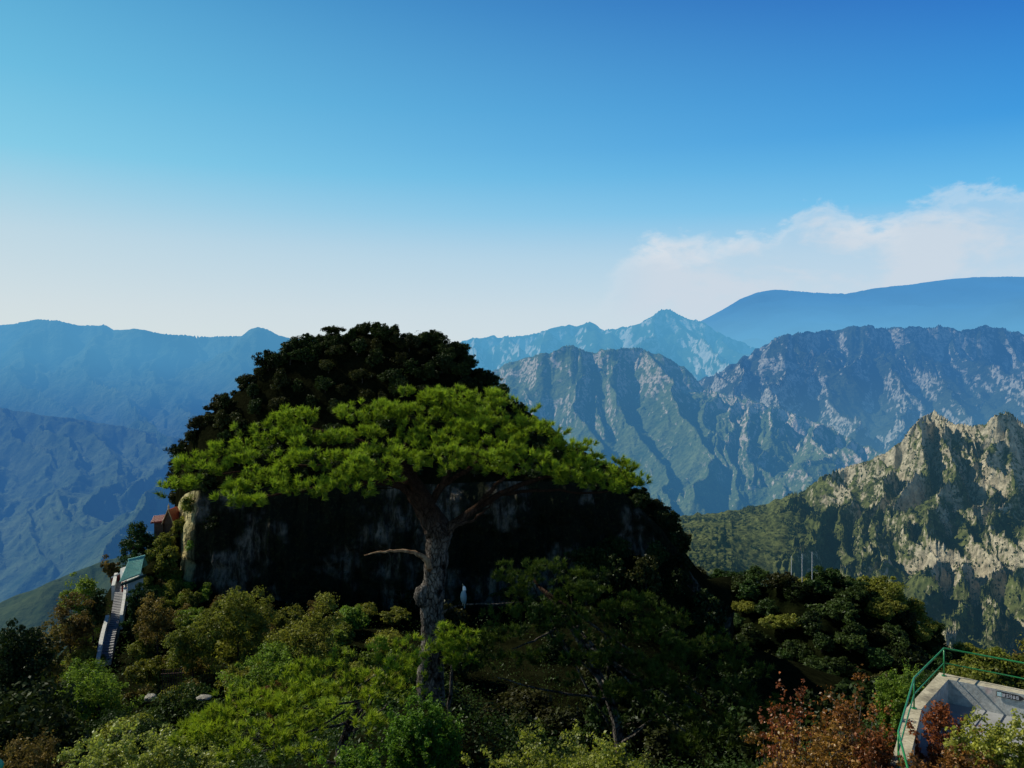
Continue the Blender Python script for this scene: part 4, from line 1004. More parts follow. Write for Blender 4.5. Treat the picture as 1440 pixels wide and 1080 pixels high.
def stemmy(label, px, py, rx, rz, Y, kind, seed, leaf, nstem, ntwig, nleaf, bm=None, stem_r=.008, cluster=.07, ry=None, droop=.15, inner=.25):
    # stems fan out of the ground, twigs fork from them, leaves sit along the twigs
    c = at(px, py, Y); R_ = Vector((rx * Y / FOC, (ry if ry else rx * Y / FOC * .8), rz * Y / FOC)); g0 = gz(c.x, c.y)
    h0 = max(c.z - g0, R_.z * .9); g = np.random.default_rng(seed); q_ = random.Random(seed); mb = MB(); pts = []; tc = []
    for i in range(nstem):
        a = q_.uniform(0, 6.283); rr = math.sqrt(q_.random())
        foot = Vector((math.cos(a) * rr * R_.x * .45, math.sin(a) * rr * R_.y * .45, -.1))
        hh = h0 + R_.z * (1 - rr ** 2.2) * q_.uniform(.35, 1.05) - R_.z * .25 * rr
        tip = Vector((math.cos(a) * rr * R_.x * 1.02 + q_.gauss(0, .22) * R_.x, math.sin(a) * rr * R_.y + q_.gauss(0, .12) * R_.x, hh * q_.uniform(.8, 1.08)))
        md = foot.lerp(tip, .5) + Vector((q_.uniform(-.1, .1), q_.uniform(-.1, .1), .08)) * R_.x
        st = wob([foot, md, tip], .012, q_, 4)
        mb.tube(st[:-2], radii([stem_r * 1.5, stem_r, stem_r * .35], len(st) - 2), 5, cap=False)
        for v_ in (st[-1], st[-2], st[-3], st[-2].lerp(st[-1], .5)): pts.append(tuple(v_)); tc.append(q_.random())
        tint0 = q_.random()
        for k in range(ntwig):
            f = inner + (1 - inner) * q_.random()
            p = st[min(len(st) - 2, int(f * (len(st) - 1)))]
            d = Vector((q_.gauss(0, 1), q_.gauss(0, 1), q_.gauss(.35, .6))).normalized() * q_.uniform(.14, .42) * R_.x * .7
            e = p + d; e.z -= droop * d.length
            if q_.random() < .45: mb.tube([p, p.lerp(e, .5) + Vector((0, 0, .01)), e], [stem_r * .4, stem_r * .3, stem_r * .15], 4, cap=False)
            for m_ in range(3):
                pts.append(tuple(p.lerp(e, (m_ + .6) / 3))); tc.append(min(1, max(0, tint0 * .6 + q_.random() * .5)))
    V, F, t = leaves_on(np.array(pts), np.full(len(pts), cluster), nleaf, leaf, g, up=.3, tintc=np.array(tc))
    return tree_parts('shrub', label, 'shrub', (c.x, c.y, g0), V, F, t, mb, L[kind], bm or m_twig)
T = 'broadleaf_tree'
leafy(T, 'tree', 'big rounded olive green tree tallest under the left part of the cliff', 335, 852, 62, 50, 80, 'olive', 301, .105, 190, 60, .55)
leafy(T, 'tree', 'olive green tree with a broad domed crown left of the tall pine trunk', 435, 885, 62, 52, 74, 'olive', 302, .10, 200, 60, .52)
leafy(T, 'tree', 'olive tree with yellowing leaves just below the lit cliff corner', 272, 892, 46, 40, 77, 'olive', 303, .1, 130, 55, .48)
leafy(T, 'tree', 'low spreading olive tree in front of the domed trees under the cliff', 375, 935, 62, 36, 66, 'green', 304, .09, 170, 60, .45)
leafy(T, 'tree', 'brown tinged thin tree right beside the upper stairs', 222, 872, 30, 38, 87, 'brown', 305, .1, 90, 55, .45)
leafy(T, 'tree', 'tall brown autumn tree left of the lower stairs', 100, 880, 36, 48, 88, 'brown', 306, .11, 120, 55, .5)
leafy(T, 'tree', 'yellow green tree above the autumn brown tree left of the stairs', 112, 832, 30, 26, 97, 'green', 307, .12, 90, 55, .5)
leafy(T, 'tree', 'faded brown bush tree at the far left edge of the stair slope', 70, 905, 32, 40, 80, 'brown', 308, .11, 100, 55, .45)
leafy('conifer', 'tree', 'dark green conifer directly below the green roofed pavilion', 190, 862, 18, 38, 94, 'shade', 309, .12, 110, 60, .38, limbs=4)
leafy('conifer', 'tree', 'small dark conifer right of the pavilion wall', 212, 838, 16, 24, 98, 'shade', 310, .12, 80, 60, .36, limbs=4)
leafy('conifer', 'tree', 'dark conifer crowding the left side of the upper stairs', 132, 846, 18, 30, 96, 'shade', 311, .12, 80, 60, .38, limbs=4)
leafy(T, 'tree', 'dark bushy tree on the skyline left of the red roof', 188, 768, 36, 33, 112, 'shade', 312, .13, 170, 55, .5)
leafy(T, 'tree', 'olive tree between the red roof and the green roofed pavilion', 228, 783, 26, 28, 111, 'olive', 313, .14, 110, 55, .5)
leafy('shrub', 'shrub', 'olive bush right in front of the red roofed temple wall', 238, 757, 20, 17, 112.5, 'olive', 335, .12, 90, 55, .42)
leafy(T, 'tree', 'orange brown bush on the outer edge left of the green roof', 158, 797, 20, 14, 114, 'brown', 314, .14, 60, 55, .42)
leafy(T, 'tree', 'fresh green bushy tree at the bottom of the stairs', 140, 962, 66, 32, 58, 'green', 315, .085, 190, 60, .42)
leafy(T, 'tree', 'deep green tree below the wooden fence', 240, 1002, 62, 36, 44, 'shade', 316, .07, 190, 60, .34)
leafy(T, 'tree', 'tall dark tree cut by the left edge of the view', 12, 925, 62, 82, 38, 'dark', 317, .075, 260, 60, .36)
leafy(T, 'tree', 'dark tree in the black gap right of the left edge tree', 75, 1010, 55, 50, 34, 'dark', 318, .07, 200, 55, .32)
stemmy('dim olive brown shrub in the bottom left corner', 32, 1062, 52, 34, 25, 'brown', 319, .042, 60, 12, 11, m_twig, .010, .14)
stemmy('pale green leafy shrub catching the sun along the bottom edge', 195, 1062, 98, 48, 21, 'light', 320, .040, 80, 14, 13, m_twig, .010, .12)
leafy('shrub', 'shrub', 'small russet shrub behind the low spreading pine', 388, 972, 26, 10, 36, 'orange', 321, .05, 60, 50, .2)
stemmy('feathery fresh green shrub in front of the foot of the tall trunk', 590, 1025, 50, 62, 15.5, 'fern', 322, .024, 90, 16, 12, m_twig, .006, .07)
stemmy('yellow green shrub with small leaves and thin twigs at the bottom centre', 800, 1072, 118, 38, 13.5, 'yellow', 323, .027, 95, 14, 9, m_twig, .006, .08)
stemmy('small green bush at the bottom edge left of the feathery shrub', 490, 1075, 50, 22, 14, 'fern', 324, .026, 50, 12, 11, m_twig, .006, .08)
stemmy('russet leaved shrub with bare pale stems beside the dark pine', 1112, 985, 42, 46, 15.6, 'red', 325, .030, 28, 14, 3, m_twig, .012, .075)
stemmy('tallest russet shrub with thin pale stems left of the platform', 1192, 985, 52, 52, 15.2, 'red', 326, .030, 30, 15, 3, m_twig, .013, .075)
stemmy('orange and russet shrub low along the bottom edge left of the platform', 1145, 1052, 84, 42, 13.4, 'russet', 327, .028, 60, 12, 5, m_twig, .008, .07)
stemmy('russet orange shrub pressed against the outside of the platform wall', 1232, 1050, 36, 40, 13.2, 'russet', 328, .028, 40, 12, 6, m_twig, .008, .07)
stemmy('yellow green bush outside the corner of the green railing', 1268, 962, 36, 34, 19, 'green', 329, .034, 50, 13, 10, m_twig, .008, .10)
stemmy('dark red shrub growing inside the corner of the platform wall', 1324, 1012, 40, 52, 14.2, 'red', 330, .027, 26, 12, 6, m_twig, .007, .06)
stemmy('green leafed shrub in front of the sign wall at the right edge', 1402, 1040, 66, 54, 12.6, 'yellow', 331, .027, 60, 13, 8, m_twig, .007, .07)
stemmy('orange tinged shrub along the bottom right edge before the platform', 1345, 1075, 60, 22, 12.2, 'russet', 332, .026, 40, 10, 8, m_twig, .006, .07)
leafy('shrub', 'shrub', 'olive bush behind the right run of green railing', 1395, 935, 60, 24, 25, 'olive', 333, .05, 240, 50, .26, .04)
leafy('shrub', 'shrub', 'brownish grassy bush behind the railing at the right edge', 1440, 925, 36, 26, 28, 'brown', 334, .05, 160, 50, .26, .04)
# skyline trees on the knoll
def sky_tree(name, label, px, py, rx, rz, kind, seed, ncl=70, Y=128, lower=-.5, flat=.7, cr=.4, nl=40):
    c = at(px, py, Y); r = (rx * Y / FOC, rx * Y / FOC, rz * Y / FOC)
    h = r[2] + 0.9
    V, F, t, mb = tree_data(seed, r, h, ncl, nl, .14, cr, .14, lower, 6, .02, flat)
    return tree_parts(name, label, 'tree', (c.x, c.y, c.z - h), V, F, t, mb, L[kind], m_bark)
sky_tree('conifer', 'small pointed dark tree at the very top of the knoll', 511, 464, 12, 14, 'dark', 401)
sky_tree('pine_tree', 'flat topped little pine on the skyline left of the summit', 466, 464, 17, 5, 'dark', 402, 40)
sky_tree('pine_tree', 'ragged pine leaning out lower on the left skyline of the knoll', 418, 484, 17, 10, 'dark', 403, 34, cr=.5)
sky_tree('pine_tree', 'small pine sticking out of the right shoulder of the knoll', 708, 549, 13, 9, 'shade', 404, 30, cr=.5, Y=122)
sky_tree('pine_tree', 'dark pine hanging off the left end of the cliff top', 248, 636, 16, 13, 'dark', 405, 40, cr=.5, Y=122)
sky_tree('broadleaf_tree', 'thin twiggy tree on the right part of the summit skyline', 600, 476, 18, 10, 'darkbrown', 406, 40, nl=18, cr=.6)

def cliff_bush(label, px, py, rx, rz, Y, seed, kind='olive'):
    c = at(px, py, Y); r = (rx * Y / FOC, rx * Y / FOC * .8, rz * Y / FOC)
    V, F, t, mb = tree_data(seed, r, r[2] * .8, 50, 50, .11, .34, .05, -.9, 5, .02)
    return tree_parts('shrub', label, 'shrub', (c.x, c.y, c.z - r[2] * .8), V, F, t, mb, L[kind], m_bark)
cliff_bush('olive bush hanging over the top of the lit cliff corner', 264, 712, 15, 17, 112.0, 411)
cliff_bush('little bush rooted in a crack half way down the lit cliff corner', 271, 768, 8, 11, 111.0, 412, 'green')
cliff_bush('bush on the cliff edge just behind the temple gable', 251, 738, 11, 20, 116.0, 413)
cliff_bush('dark bush clinging to the shaded cliff face near its lit corner', 300, 735, 20, 14, 110.0, 414, 'dark')
# ================================================================== stairs, pavilion, temple
def plain_mat(name, c, rough=0.75, spec=0.2, noise=0.25, scale=3.0, dirt=None):
    m, nt, out = newmat(name); N = NT(nt)
    P = N.n('ShaderNodeTexCoord').outputs['Object']
    n = N.noise(P, scale, 6, 0.65)
    k = N.maprange(n, 0.3, 0.7, 1 - noise, 1 + noise * .6)
    cc = N.mix(1.0, c + (1,), k, blend='MULTIPLY')
    if dirt:
        cc = N.mix(N.maprange(N.noise(P, scale * .5, 5, 0.7), 0.50, 0.68, 0, .75, True), cc, dirt + (1,))
    b = N.n('ShaderNodeBsdfPrincipled'); N.set(b.inputs['Base Color'], cc); b.inputs['Roughness'].default_value = rough
    b.inputs['Specular IOR Level'].default_value = spec
    bp = N.n('ShaderNodeBump'); bp.inputs['Strength'].default_value = .35; bp.inputs['Distance'].default_value = .02; N.set(bp.inputs['Height'], n); N.set(b.inputs['Normal'], bp.outputs[0])
    nt.links.new(b.outputs[0], out.inputs[0])
    return m
m_white = plain_mat('whitewash', (0.55, 0.55, 0.50), dirt=(0.24, 0.27, 0.22))
m_step = plain_mat('stair stone', (0.26, 0.26, 0.255), dirt=(0.16, 0.16, 0.15), scale=2)
m_teal = plain_mat('teal glazed tiles', (0.20, 0.50, 0.40), .45, .4, .3, 5, (0.28, 0.48, 0.40))
m_eave_shade = plain_mat('dark eave', (0.02, 0.05, 0.04))
m_redp = plain_mat('red paint', (0.26, 0.035, 0.025), .5, .3)
m_redtile = plain_mat('red tiles', (0.30, 0.06, 0.04), .5, .3, .3, 6)
m_brownw = plain_mat('brown timber', (0.10, 0.055, 0.035), dirt=(0.04, 0.03, 0.02))
m_gold = plain_mat('ochre trim', (0.5, 0.36, 0.2))

sc_ = [(172, 812, 108.5), (168, 830, 104), (165, 850, 100), (161, 872, 96), (154, 900, 91.5), (149, 932, 87)]
sc_ = [at(*p) for p in sc_]
st_path = wob(sc_, 0, q, 9)
st = empty('stairway', sc_[-1]); tag(st, 'pale stone stairway climbing the steep slope to the green roofed pavilion', 'stairs')
mb = MB(); hw = .52
for i in range(len(st_path) - 1):
    a, b = st_path[i + 1], st_path[i]
    dd = (b - a); dd.z = 0; ln = dd.length; dd.normalize(); sd = Vector((dd.y, -dd.x, 0))
    zt = a.z + .04
    p = [a - sd * hw, a + sd * hw, b + sd * hw, b - sd * hw]
    mb.prism([(v.x - sc_[-1].x, v.y - sc_[-1].y) for v in p], a.z - 1.6 - sc_[-1].z, zt - sc_[-1].z)
mb.build('steps', m_step, st)
def parapet(i0, i1, side, h, w=.22):
    mb = MB()
    for i in range(i0, i1):
        a, b = st_path[i], st_path[i + 1]
        dd = (b - a); dd.z = 0; dd.normalize(); sd = Vector((-dd.y, dd.x, 0)) * side
        o = sd * (hw + .02); o2 = sd * (hw + .02 + w)
        pts = [a + o, b + o, b + o2, a + o2]
        if side < 0: pts = pts[::-1]; zs = [pts[k].z for k in range(4)]
        zs = [v.z for v in pts]
        mb.prism([(v.x - sc_[-1].x, v.y - sc_[-1].y) for v in pts], [z - 1.2 - sc_[-1].z for z in zs], [z + h - sc_[-1].z for z in zs])
    return mb.build('parapet', m_white, st)
# path runs from the top towards the viewer: side -1 = left in the photo
nP = len(st_path)
parapet(0, 9, -1, .7, .4); parapet(27, nP - 1, -1, .7, .4); parapet(9, 27, 1, .55, .35)

# pavilion beside the stairs
E0, E1, R0, R1 = at(168, 818, 103), at(198, 807, 104.6), at(181, 788, 106), at(203, 782, 107.2)
pv = empty('pavilion', ((E0 + E1) / 2 + Vector((0, 1.5, -3.2)))); pb = Vector(pv.location)
tag(pv, 'small pavilion with a turquoise green tiled roof at the head of the stairs', 'pavilion')
def quad_slab(mb, a, b, c, d, th):
    n = (b - a).cross(d - a).normalized()
    if n.z < 0: n = -n
    vs = [a, b, c, d, a - n * th, b - n * th, c - n * th, d - n * th]
    mb.add([v - pb for v in vs], [(0, 1, 2, 3), (7, 6, 5, 4), (0, 4, 5, 1), (1, 5, 6, 2), (2, 6, 7, 3), (3, 7, 4, 0)])
mb = MB(); quad_slab(mb, E0, E1, R1, R0, .12)
B0 = R0 + (R0 - E0) * Vector((1, 1, -1)) * 1.0; B0 = Vector((2 * R0.x - E0.x, 2 * R0.y - E0.y, E0.z)); B1 = Vector((2 * R1.x - E1.x, 2 * R1.y - E1.y, E1.z))
quad_slab(mb, R0, R1, B1, B0, .12)
n_ = (E1 - E0).cross(R0 - E0).normalized(); n_ = n_ if n_.z > 0 else -n_
for i in range(15):
    f = (i + .5) / 15
    mb.tube([E0.lerp(E1, f) + n_ * .03 - pb, R0.lerp(R1, f) + n_ * .03 - pb], .055, 6)
mb.build('roof', m_teal, pv)
mb = MB(); mb.tube([R0 + Vector((-.1, 0, .06)) - pb, R0.lerp(R1, .5) + Vector((0, 0, .05)) - pb, R1 + Vector((.1, 0, .06)) - pb], .13, 8); mb.build('ridge_beam', m_teal, pv)
mb = MB(); dn = Vector((0, .25, -.35)); quad_slab(mb, E0 + dn, E1 + dn, E1 + dn + Vector((0, 1.2, .02)), E0 + dn + Vector((0, 1.2, .02)), .3); mb.build('eave_shade', m_eave_shade, pv)  # dark slab painted as the shade in the gap below the roof edge
w0, w1 = E0.lerp(E1, .22) + Vector((0, .9, -.3)), E0.lerp(E1, 1.0) + Vector((-.1, .9, -.3))
mb = MB(); dx = (w1 - w0); dx.z = 0; dx.normalize(); sy = Vector((-dx.y, dx.x, 0)) * 3.4
mb.prism([(v.x - pb.x, v.y - pb.y) for v in (w0, w1, w1 + sy, w0 + sy)], -4.0, [w0.z - pb.z, w1.z - pb.z, w1.z - pb.z + .9, w0.z - pb.z + .9]); mb.build('wall', m_white, pv)
for f in (.04, .2):
    c = E0.lerp(E1, f) + Vector((0, .55, 0)); mb = MB(); mb.tube([(c.x - pb.x, c.y - pb.y, -3.2), (c.x - pb.x, c.y - pb.y, c.z - pb.z - .25)], .11, 8); mb.build('column', m_redp, pv)
# red gate wall between stair head and pavilion
g0, g1 = at(157, 813, 107), at(174, 804, 107)
gw = empty('gate_wall', g0 + Vector((0, 0, -1.6))); tag(gw, 'short dark red wall with a white sloping coping at the head of the stairs', 'wall'); gb = Vector(gw.location)
dz = .16
def strip(mb, a, b, z0, z1, th):
    d = (b - a); d.z = 0; d.normalize(); s_ = Vector((-d.y, d.x, 0)) * th
    mb.prism([(v.x - gb.x, v.y - gb.y) for v in (a, b, b + s_, a + s_)], [a.z + z0 - gb.z, b.z + z0 - gb.z, b.z + z0 - gb.z, a.z + z0 - gb.z], [a.z + z1 - gb.z, b.z + z1 - gb.z, b.z + z1 - gb.z, a.z + z1 - gb.z])
mb = MB(); strip(mb, g0, g1, -1.9, -.02, .2); mb.build('panel', m_redp, gw)
mb = MB(); strip(mb, g0 + Vector((-.05, -.04, 0)), g1 + Vector((.05, -.04, 0)), -.02, dz, .28); mb.build('coping', m_white, gw)

# red roofed temple at the end of the cliff
tb = at(236, 752, 117); tm = empty('temple', tb); tag(tm, 'small temple with a red tiled roof and pointed gable beside the lit cliff corner', 'temple')
mb = MB(); mb.box((.15, 1.2, -1.2), (1.5, 2.0, 5.6)); mb.build('wall', m_brownw, tm)
pk = at(238, 717, 117) - tb; l0 = at(229.5, 737, 117) - tb; r0 = at(246, 737, 117) - tb
mb = MB()
for a, b in ((l0, pk), (pk, r0)):
    n = Vector((b.z - a.z, 0, -(b.x - a.x))).normalized(); n = n if n.z > 0 else -n
    A = [a + Vector((0, -.45, 0)), b + Vector((0, -.45, 0)), b + Vector((0, 2.6, 0)), a + Vector((0, 2.6, 0))]
    mb.add(A + [v + n * .14 for v in A], [(3, 2, 1, 0), (4, 5, 6, 7), (0, 1, 5, 4), (1, 2, 6, 5), (2, 3, 7, 6), (3, 0, 4, 7)])
mb.build('roof', m_redtile, tm)
mb = MB(); mb.add([l0 + Vector((.12, -.2, 0)), r0 + Vector((-.12, -.2, 0)), pk + Vector((0, -.2, -.12)), l0 + Vector((.12, .0, 0)), r0 + Vector((-.12, .0, 0)), pk + Vector((0, .0, -.12))], [(0, 1, 2), (5, 4, 3), (0, 3, 4, 1), (1, 4, 5, 2), (2, 5, 3, 0)]); mb.build('gable', m_brownw, tm)
for a in (l0, r0):
    mb = MB(); mb.tube([a + Vector((0, -.5, .1)), pk + Vector((0, -.5, .14))], .07, 6); mb.build('bargeboard', m_gold, tm)
mb = MB(); mb.tube([pk + Vector((0, -.2, .05)), pk + Vector((0, -.2, .35)), pk + Vector((0, -.2, .45)), pk + Vector((0, -.2, .62)), pk + Vector((0, -.2, .95))], [.16, .10, .17, .10, .02], 10); mb.build('finial', m_gold, tm)
a0, a1 = at(211.5, 735, 116.2) - tb, at(229, 733, 116.8) - tb
mb = MB(); up = Vector((0, 1.1, .75))
mb.add([a0, a1, a1 + up, a0 + up, a0 - Vector((0, 0, .16)), a1 - Vector((0, 0, .16)), a1 + up - Vector((0, 0, .16)), a0 + up - Vector((0, 0, .16))], [(0, 1, 2, 3), (7, 6, 5, 4), (0, 4, 5, 1), (1, 5, 6, 2), (2, 6, 7, 3), (3, 7, 4, 0)])
for i in range(9):
    f = (i + .5) / 9; mb.tube([a0.lerp(a1, f) + Vector((0, -.03, .03)), a0.lerp(a1, f) + up + Vector((0, -.03, .03))], .06, 5)
mb.build('side_roof', m_redp, tm)
mb = MB(); mb.box(((a0.x + a1.x) / 2 + .1, a0.y + 1.0, a0.z - 2.1), (1.3, .6, 4.0)); mb.build('side_wall', m_brownw, tm)

# timber fence on the path, pale rocks
fb = at(242, 958, 64); fb.z = gz(fb.x, fb.y); zt = at(242, 941, 64).z - fb.z
fn = empty('wooden_fence', fb, R(8)); tag(fn, 'short brown slatted timber fence among the trees at the foot of the stair slope', 'fence')
for k in range(9):
    mb = MB(); mb.box((-.72 + k * .18, 0, zt / 2), (.05, .05, zt)); mb.build('slat', m_brownw, fn)
for z in (.3, .92):
    mb = MB(); mb.box((0, .055, zt * z), (1.7, .06, .08)); mb.build('rail', m_brownw, fn)
m_rock = soil_mat('pale rock', (0.22, 0.21, 0.17), (0.42, 0.40, 0.32), 1.2)
def boulder(px, py, Y, sx, sy, sz, seed, label):
    c = at(px, py, Y); mb = MB(); n, mm = 28, 18; vs = []; fs = []
    for i in range(mm + 1):
        for j in range(n):
            th = PI * i / mm; ph = 2 * PI * j / n
            d = np.array([math.sin(th) * math.cos(ph), math.sin(th) * math.sin(ph), math.cos(th)])
            k = 1 + .35 * float(fbm(np.array([d[0] * 1.5 + seed + d[2]]), np.array([d[1] * 1.5 + d[2] * .7]), 4, seed)[0])
            k2 = np.sign(d) * np.abs(d) ** .75
            vs.append((k2[0] * sx * k, k2[1] * sy * k, k2[2] * sz * k))
    for i in range(mm):
        for j in range(n): fs.append((i * n + j, (i + 1) * n + j, (i + 1) * n + (j + 1) % n, i * n + (j + 1) % n))
    mb.add(vs, fs); o = mb.build('boulder', m_rock); o.location = c; tag(o, label, 'rock'); return o
boulder(211, 981, 46, .27, .36, .15, 3.0, 'pale cream rock lit by the sun between the trees below the fence')
boulder(286, 981, 42, .34, .3, .09, 5.0, 'flat grey rock slab lying behind the low pine')

# three thin poles on the ridge
m_pole = plain_mat('pale pole', (0.55, 0.55, 0.52))
for px, p0, p1, lab in ((1113, 812, 782, 'first slim pale pole from the left on the wooded ridge'), (1128, 806, 779, 'middle slim pale pole on the wooded ridge'), (1142, 803, 776, 'last slim pale pole toward the right on the wooded ridge')):
    b = at(px, p0, 225); t_ = at(px, p1, 225)
    mb = MB(); mb.tube([(0, 0, -2.5), (0, 0, (t_.z - b.z) * .96), (0, 0, t_.z - b.z)], [.11, .085, .05], 8)
    root = mb.build('utility_pole', m_pole); root.location = b; tag(root, lab, 'pole', 'poles on the wooded ridge')


# ================================================================== viewing platform
ZT = -6.44; ZFL = -6.93
out_ = [(5.15, 10.4), (6.10, 13.0), (7.51, 15.3), (9.10, 17.1), (10.30, 16.17), (13.2, 13.92)]
inn_ = [(5.46, 10.4), (6.40, 13.0), (7.78, 15.26), (9.08, 16.72), (10.15, 15.93), (13.03, 13.70)]
m, nt, out = newmat('weathered render'); N = NT(nt)
P = N.n('ShaderNodeNewGeometry').outputs['Position']; gN = N.n('ShaderNodeNewGeometry').outputs['Normal']
n1 = N.noise(P, 2.2, 6, .65); n2 = N.noise(P, 14, 5, .7); n3 = N.noise(P, 1.3, 3, .5)
cb = N.mix(N.maprange(n1, .35, .65, 0, 1), (0.40, 0.36, 0.24, 1), (0.55, 0.50, 0.35, 1))
n4 = N.noise(P, 0.9, 7, .75)
cb = N.mix(N.maprange(n4, .52, .66, 0, .7, True), cb, (0.16, 0.14, 0.10, 1))
cb = N.mix(1.0, cb, N.maprange(n2, .3, .7, .55, 1.12), blend='MULTIPLY')
spn = N.n('ShaderNodeSeparateXYZ'); N.set(spn.inputs[0], gN)
side = N.maprange(spn.outputs[2], .3, .8, 1, 0)
gcol = N.mix(N.maprange(n1, .4, .6, 0, 1), (0.38, 0.39, 0.36, 1), (0.54, 0.54, 0.49, 1))
gcol = N.mix(N.maprange(n3, .58, .66, 0, .5, True), gcol, (0.42, 0.58, 0.52, 1))
gcol = N.mix(N.maprange(n3, .30, .36, .45, 0, True), gcol, (0.58, 0.36, 0.33, 1))
gcol = N.mix(N.maprange(n4, .50, .66, 0, .6, True), gcol, (0.17, 0.17, 0.14, 1))
gcol = N.mix(1.0, gcol, N.maprange(n2, .3, .7, .62, 1.12), blend='MULTIPLY')
b = N.n('ShaderNodeBsdfPrincipled'); N.set(b.inputs['Base Color'], N.mix(side, cb, gcol)); b.inputs['Roughness'].default_value = .85; b.inputs['Specular IOR Level'].default_value = .15
bp = N.n('ShaderNodeBump'); bp.inputs['Strength'].default_value = .5; bp.inputs['Distance'].default_value = .015; N.set(bp.inputs['Height'], n2); N.set(b.inputs['Normal'], bp.outputs[0]); nt.links.new(b.outputs[0], out.inputs[0])
m_wall = m
m_floor = plain_mat('grey paving', (0.30, 0.31, 0.30), dirt=(0.2, 0.2, 0.18), scale=4)
m_green = plain_mat('green enamel paint', (0.016, 0.19, 0.045), .35, .5, .25, 12, (0.03, 0.13, 0.06))
pw = empty('parapet_wall', (9.1, 17.0, ZFL)); tag(pw, 'low cream rendered wall bending round the corner of the viewing platform', 'wall'); wo = Vector(pw.location)
for i in range(5):
    pts = [out_[i], out_[i + 1], inn_[i + 1], inn_[i]]
    mb = MB(); mb.prism([(x - wo.x, y - wo.y) for x, y in pts][::-1], -1.8, ZT - ZFL); mb.build('wall_section', m_wall, pw)
mb = MB(); fl = inn_ + [(13.0, 10.4)]
mb.prism([(x, y) for x, y in fl][::-1], ZFL - .9, ZFL); tag(mb.build('platform_floor', m_floor), kind='structure')
mb = MB(); s0, s1, s2 = at(1322, 1042, 14.75), at(1378, 1056, 14.35), at(1450, 1074, 13.85)
mb.prism([(s0.x, s0.y), (s2.x, s2.y), (s2.x - .22, s2.y - .32), (s0.x - .1, s0.y - .36)][::-1], ZFL - .05, ZFL + .14)
tag(mb.build('low_kerb', m_wall), 'low cream kerb crossing the platform floor behind the shrubs', 'kerb')
# railing
rl = empty('railing', (9.1, 17.0, ZT)); tag(rl, 'green painted tube railing on top of the cream platform wall', 'railing'); ro = Vector(rl.location)
mid_ = [((a[0] + b[0]) / 2, (a[1] + b[1]) / 2) for a, b in zip(out_, inn_)]
for h, r in ((.58, .018), (.27, .013)):
    mb = MB(); mb.tube([(x - ro.x, y - ro.y, h + ZT - ro.z) for x, y in mid_], r, 10); mb.build('rail', m_green, rl, True)
pp = [mid_[0], mid_[1], mid_[2], mid_[3], (mid_[3][0] + (mid_[5][0] - mid_[3][0]) * .58, mid_[3][1] + (mid_[5][1] - mid_[3][1]) * .58), mid_[5]]
for x, y in pp:
    mb = MB(); mb.tube([(x - ro.x, y - ro.y, -.02), (x - ro.x, y - ro.y, .575)], .015, 10); po = mb.build('post', m_green, rl, True)
    mb = MB(); mb.tube([(x - ro.x, y - ro.y, -.005), (x - ro.x, y - ro.y, .012)], .05, 12); mb.build('base_plate', m_green, po)
# arrow sign on the inner face of the wall
a = Vector((9.08, 16.72, 0)); bq = Vector((13.03, 13.70, 0)); u = (bq - a).normalized(); nrm = Vector((-u.y, u.x, 0)) * -1
if nrm.y > 0: nrm = -nrm
c0 = at(1397.5, 972, 15.85); s_ = (Vector((c0.x, c0.y, 0)) - a).dot(u)
so = a + u * s_ + nrm * .004; so.z = ZT - .025
sg = empty('arrow_sign', so); tag(sg, 'small black arrow shaped sign with white lettering on the inner face of the platform wall', 'sign')
def P2(x, z, d=0.0): return u * x + Vector((0, 0, z)) + nrm * d
Wd, Hd = .40, .105
mb = MB(); o = [(0, 0), (0, -Hd), (Wd, -Hd), (Wd + .085, -Hd * .5), (Wd, 0)]
mb.add([P2(x, z, .001) for x, z in o] + [P2(x, z, .018) for x, z in o], [tuple(range(5)), tuple(range(9, 4, -1))] + [(i, i + 5, (i + 1) % 5 + 5, (i + 1) % 5) for i in range(5)])
m_black = plain_mat('sign black', (0.02, 0.022, 0.025), .4, .4, .1)
mb.build('panel', m_black, sg)
m_ink = plain_mat('sign white', (0.75, 0.75, 0.78), .5, .2, .05)
m_mint = plain_mat('sign mint', (0.42, 0.66, 0.64), .5, .2, .1)
def bar(mb, x0, z0, x1, z1, w=.006):
    d = Vector((x1 - x0, z1 - z0)); n = Vector((-d.y, d.x)).normalized() * w * .5; e = d.normalized() * w * .4
    q4 = [(x0 - e.x + n.x, z0 - e.y + n.y), (x0 - e.x - n.x, z0 - e.y - n.y), (x1 + e.x - n.x, z1 + e.y - n.y), (x1 + e.x + n.x, z1 + e.y + n.y)]
    mb.add([P2(x, z, .0205) for x, z in q4], [(0, 1, 2, 3)])
mb = MB(); mb.add([P2(x, z, .0195) for x, z in ((.012, -.012), (.012, -Hd + .012), (.088, -Hd + .012), (.088, -.012))], [(0, 1, 2, 3)]); ip = mb.build('icon_panel', m_mint, sg)
mb = MB(); ng = 20
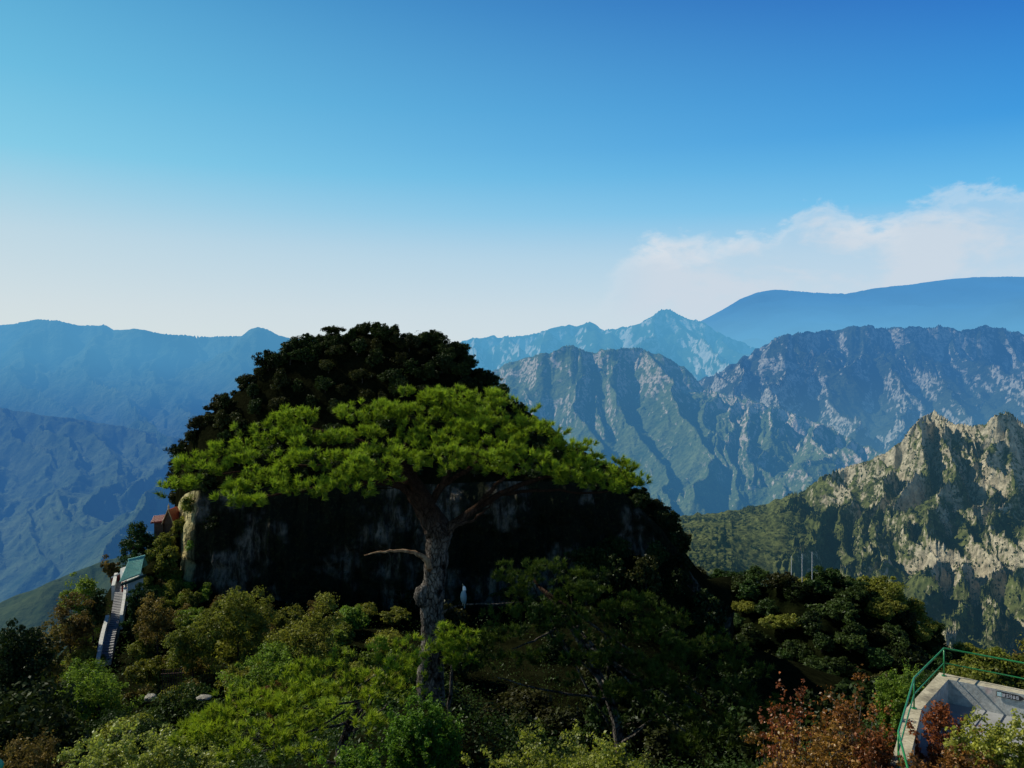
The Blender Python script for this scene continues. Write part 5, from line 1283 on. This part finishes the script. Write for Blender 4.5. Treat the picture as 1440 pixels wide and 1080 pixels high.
for k in range(ng):
    a0_, a1_ = 2 * PI * k / ng, 2 * PI * (k + 1) / ng
    bar(mb, .05 + .026 * math.cos(a0_), -.052 + .026 * math.sin(a0_), .05 + .026 * math.cos(a1_), -.052 + .026 * math.sin(a1_), .007)
bar(mb, .034, -.052, .066, -.052); bar(mb, .05, -.036, .05, -.068)
mb.build('icon', m_ink, ip)
# the characters are too small to read in the photo: strokes of the same weight and places
GL = [[(0, 0, 0, 1), (0, .55, 1, .55), (.5, 0, .5, 1), (0, 0, .9, 0), (.75, .3, .9, .9)], [(0, .9, 1, .9), (.5, .9, .5, 0), (.1, .45, .9, .45), (0, 0, 1, 0)],
      [(.2, 1, .2, 0), (.2, 1, .9, 1), (.9, 1, .9, 0), (.2, .55, .9, .55), (.2, .05, .9, .05)], [(.1, .75, .9, .75), (.5, 1, .5, 0), (.1, .4, .9, .4), (.3, 0, .1, .3), (.7, 0, .95, .3)],
      [(0, .6, .35, 1), (.2, .85, .2, 0), (.45, .9, 1, .9), (.7, .9, .7, 0), (.5, .45, 1, .45), (.5, 0, 1, 0)]]
mb = MB()
for i, gl in enumerate(GL):
    x0, z0, w, h = .104 + i * .058, -Hd + .020, .046, .064
    for x_0, z_0, x_1, z_1 in gl: bar(mb, x0 + x_0 * w, z0 + z_0 * h, x0 + x_1 * w, z0 + z_1 * h, .0065)
mb.build('lettering', m_ink, sg)
# end of a green rail in the near corner
e0 = at(-60, 1050, 5.0); e1 = at(3, 1079, 5.2)
hr = empty('handrail', (e0.x, e0.y, e0.z)); tag(hr, 'rounded end of a bright green pipe rail in the bottom left corner', 'railing')
m_green2 = plain_mat('bright green pipe', (0.02, 0.30, 0.17), .35, .5, .1, 12)
mb = MB(); d_ = e1 - e0; mb.tube([Vector((0, 0, 0)), d_ * .5, d_ * .9, d_ * .97, d_], [.036, .036, .036, .026, .008], 14); mb.build('rail', m_green2, hr, True)
mb = MB(); mb.tube([d_ * .2, d_ * .2 + Vector((0, 0, gz(e0.x, e0.y) - e0.z - .2))], .03, 10); mb.build('post', m_green2, hr, True)
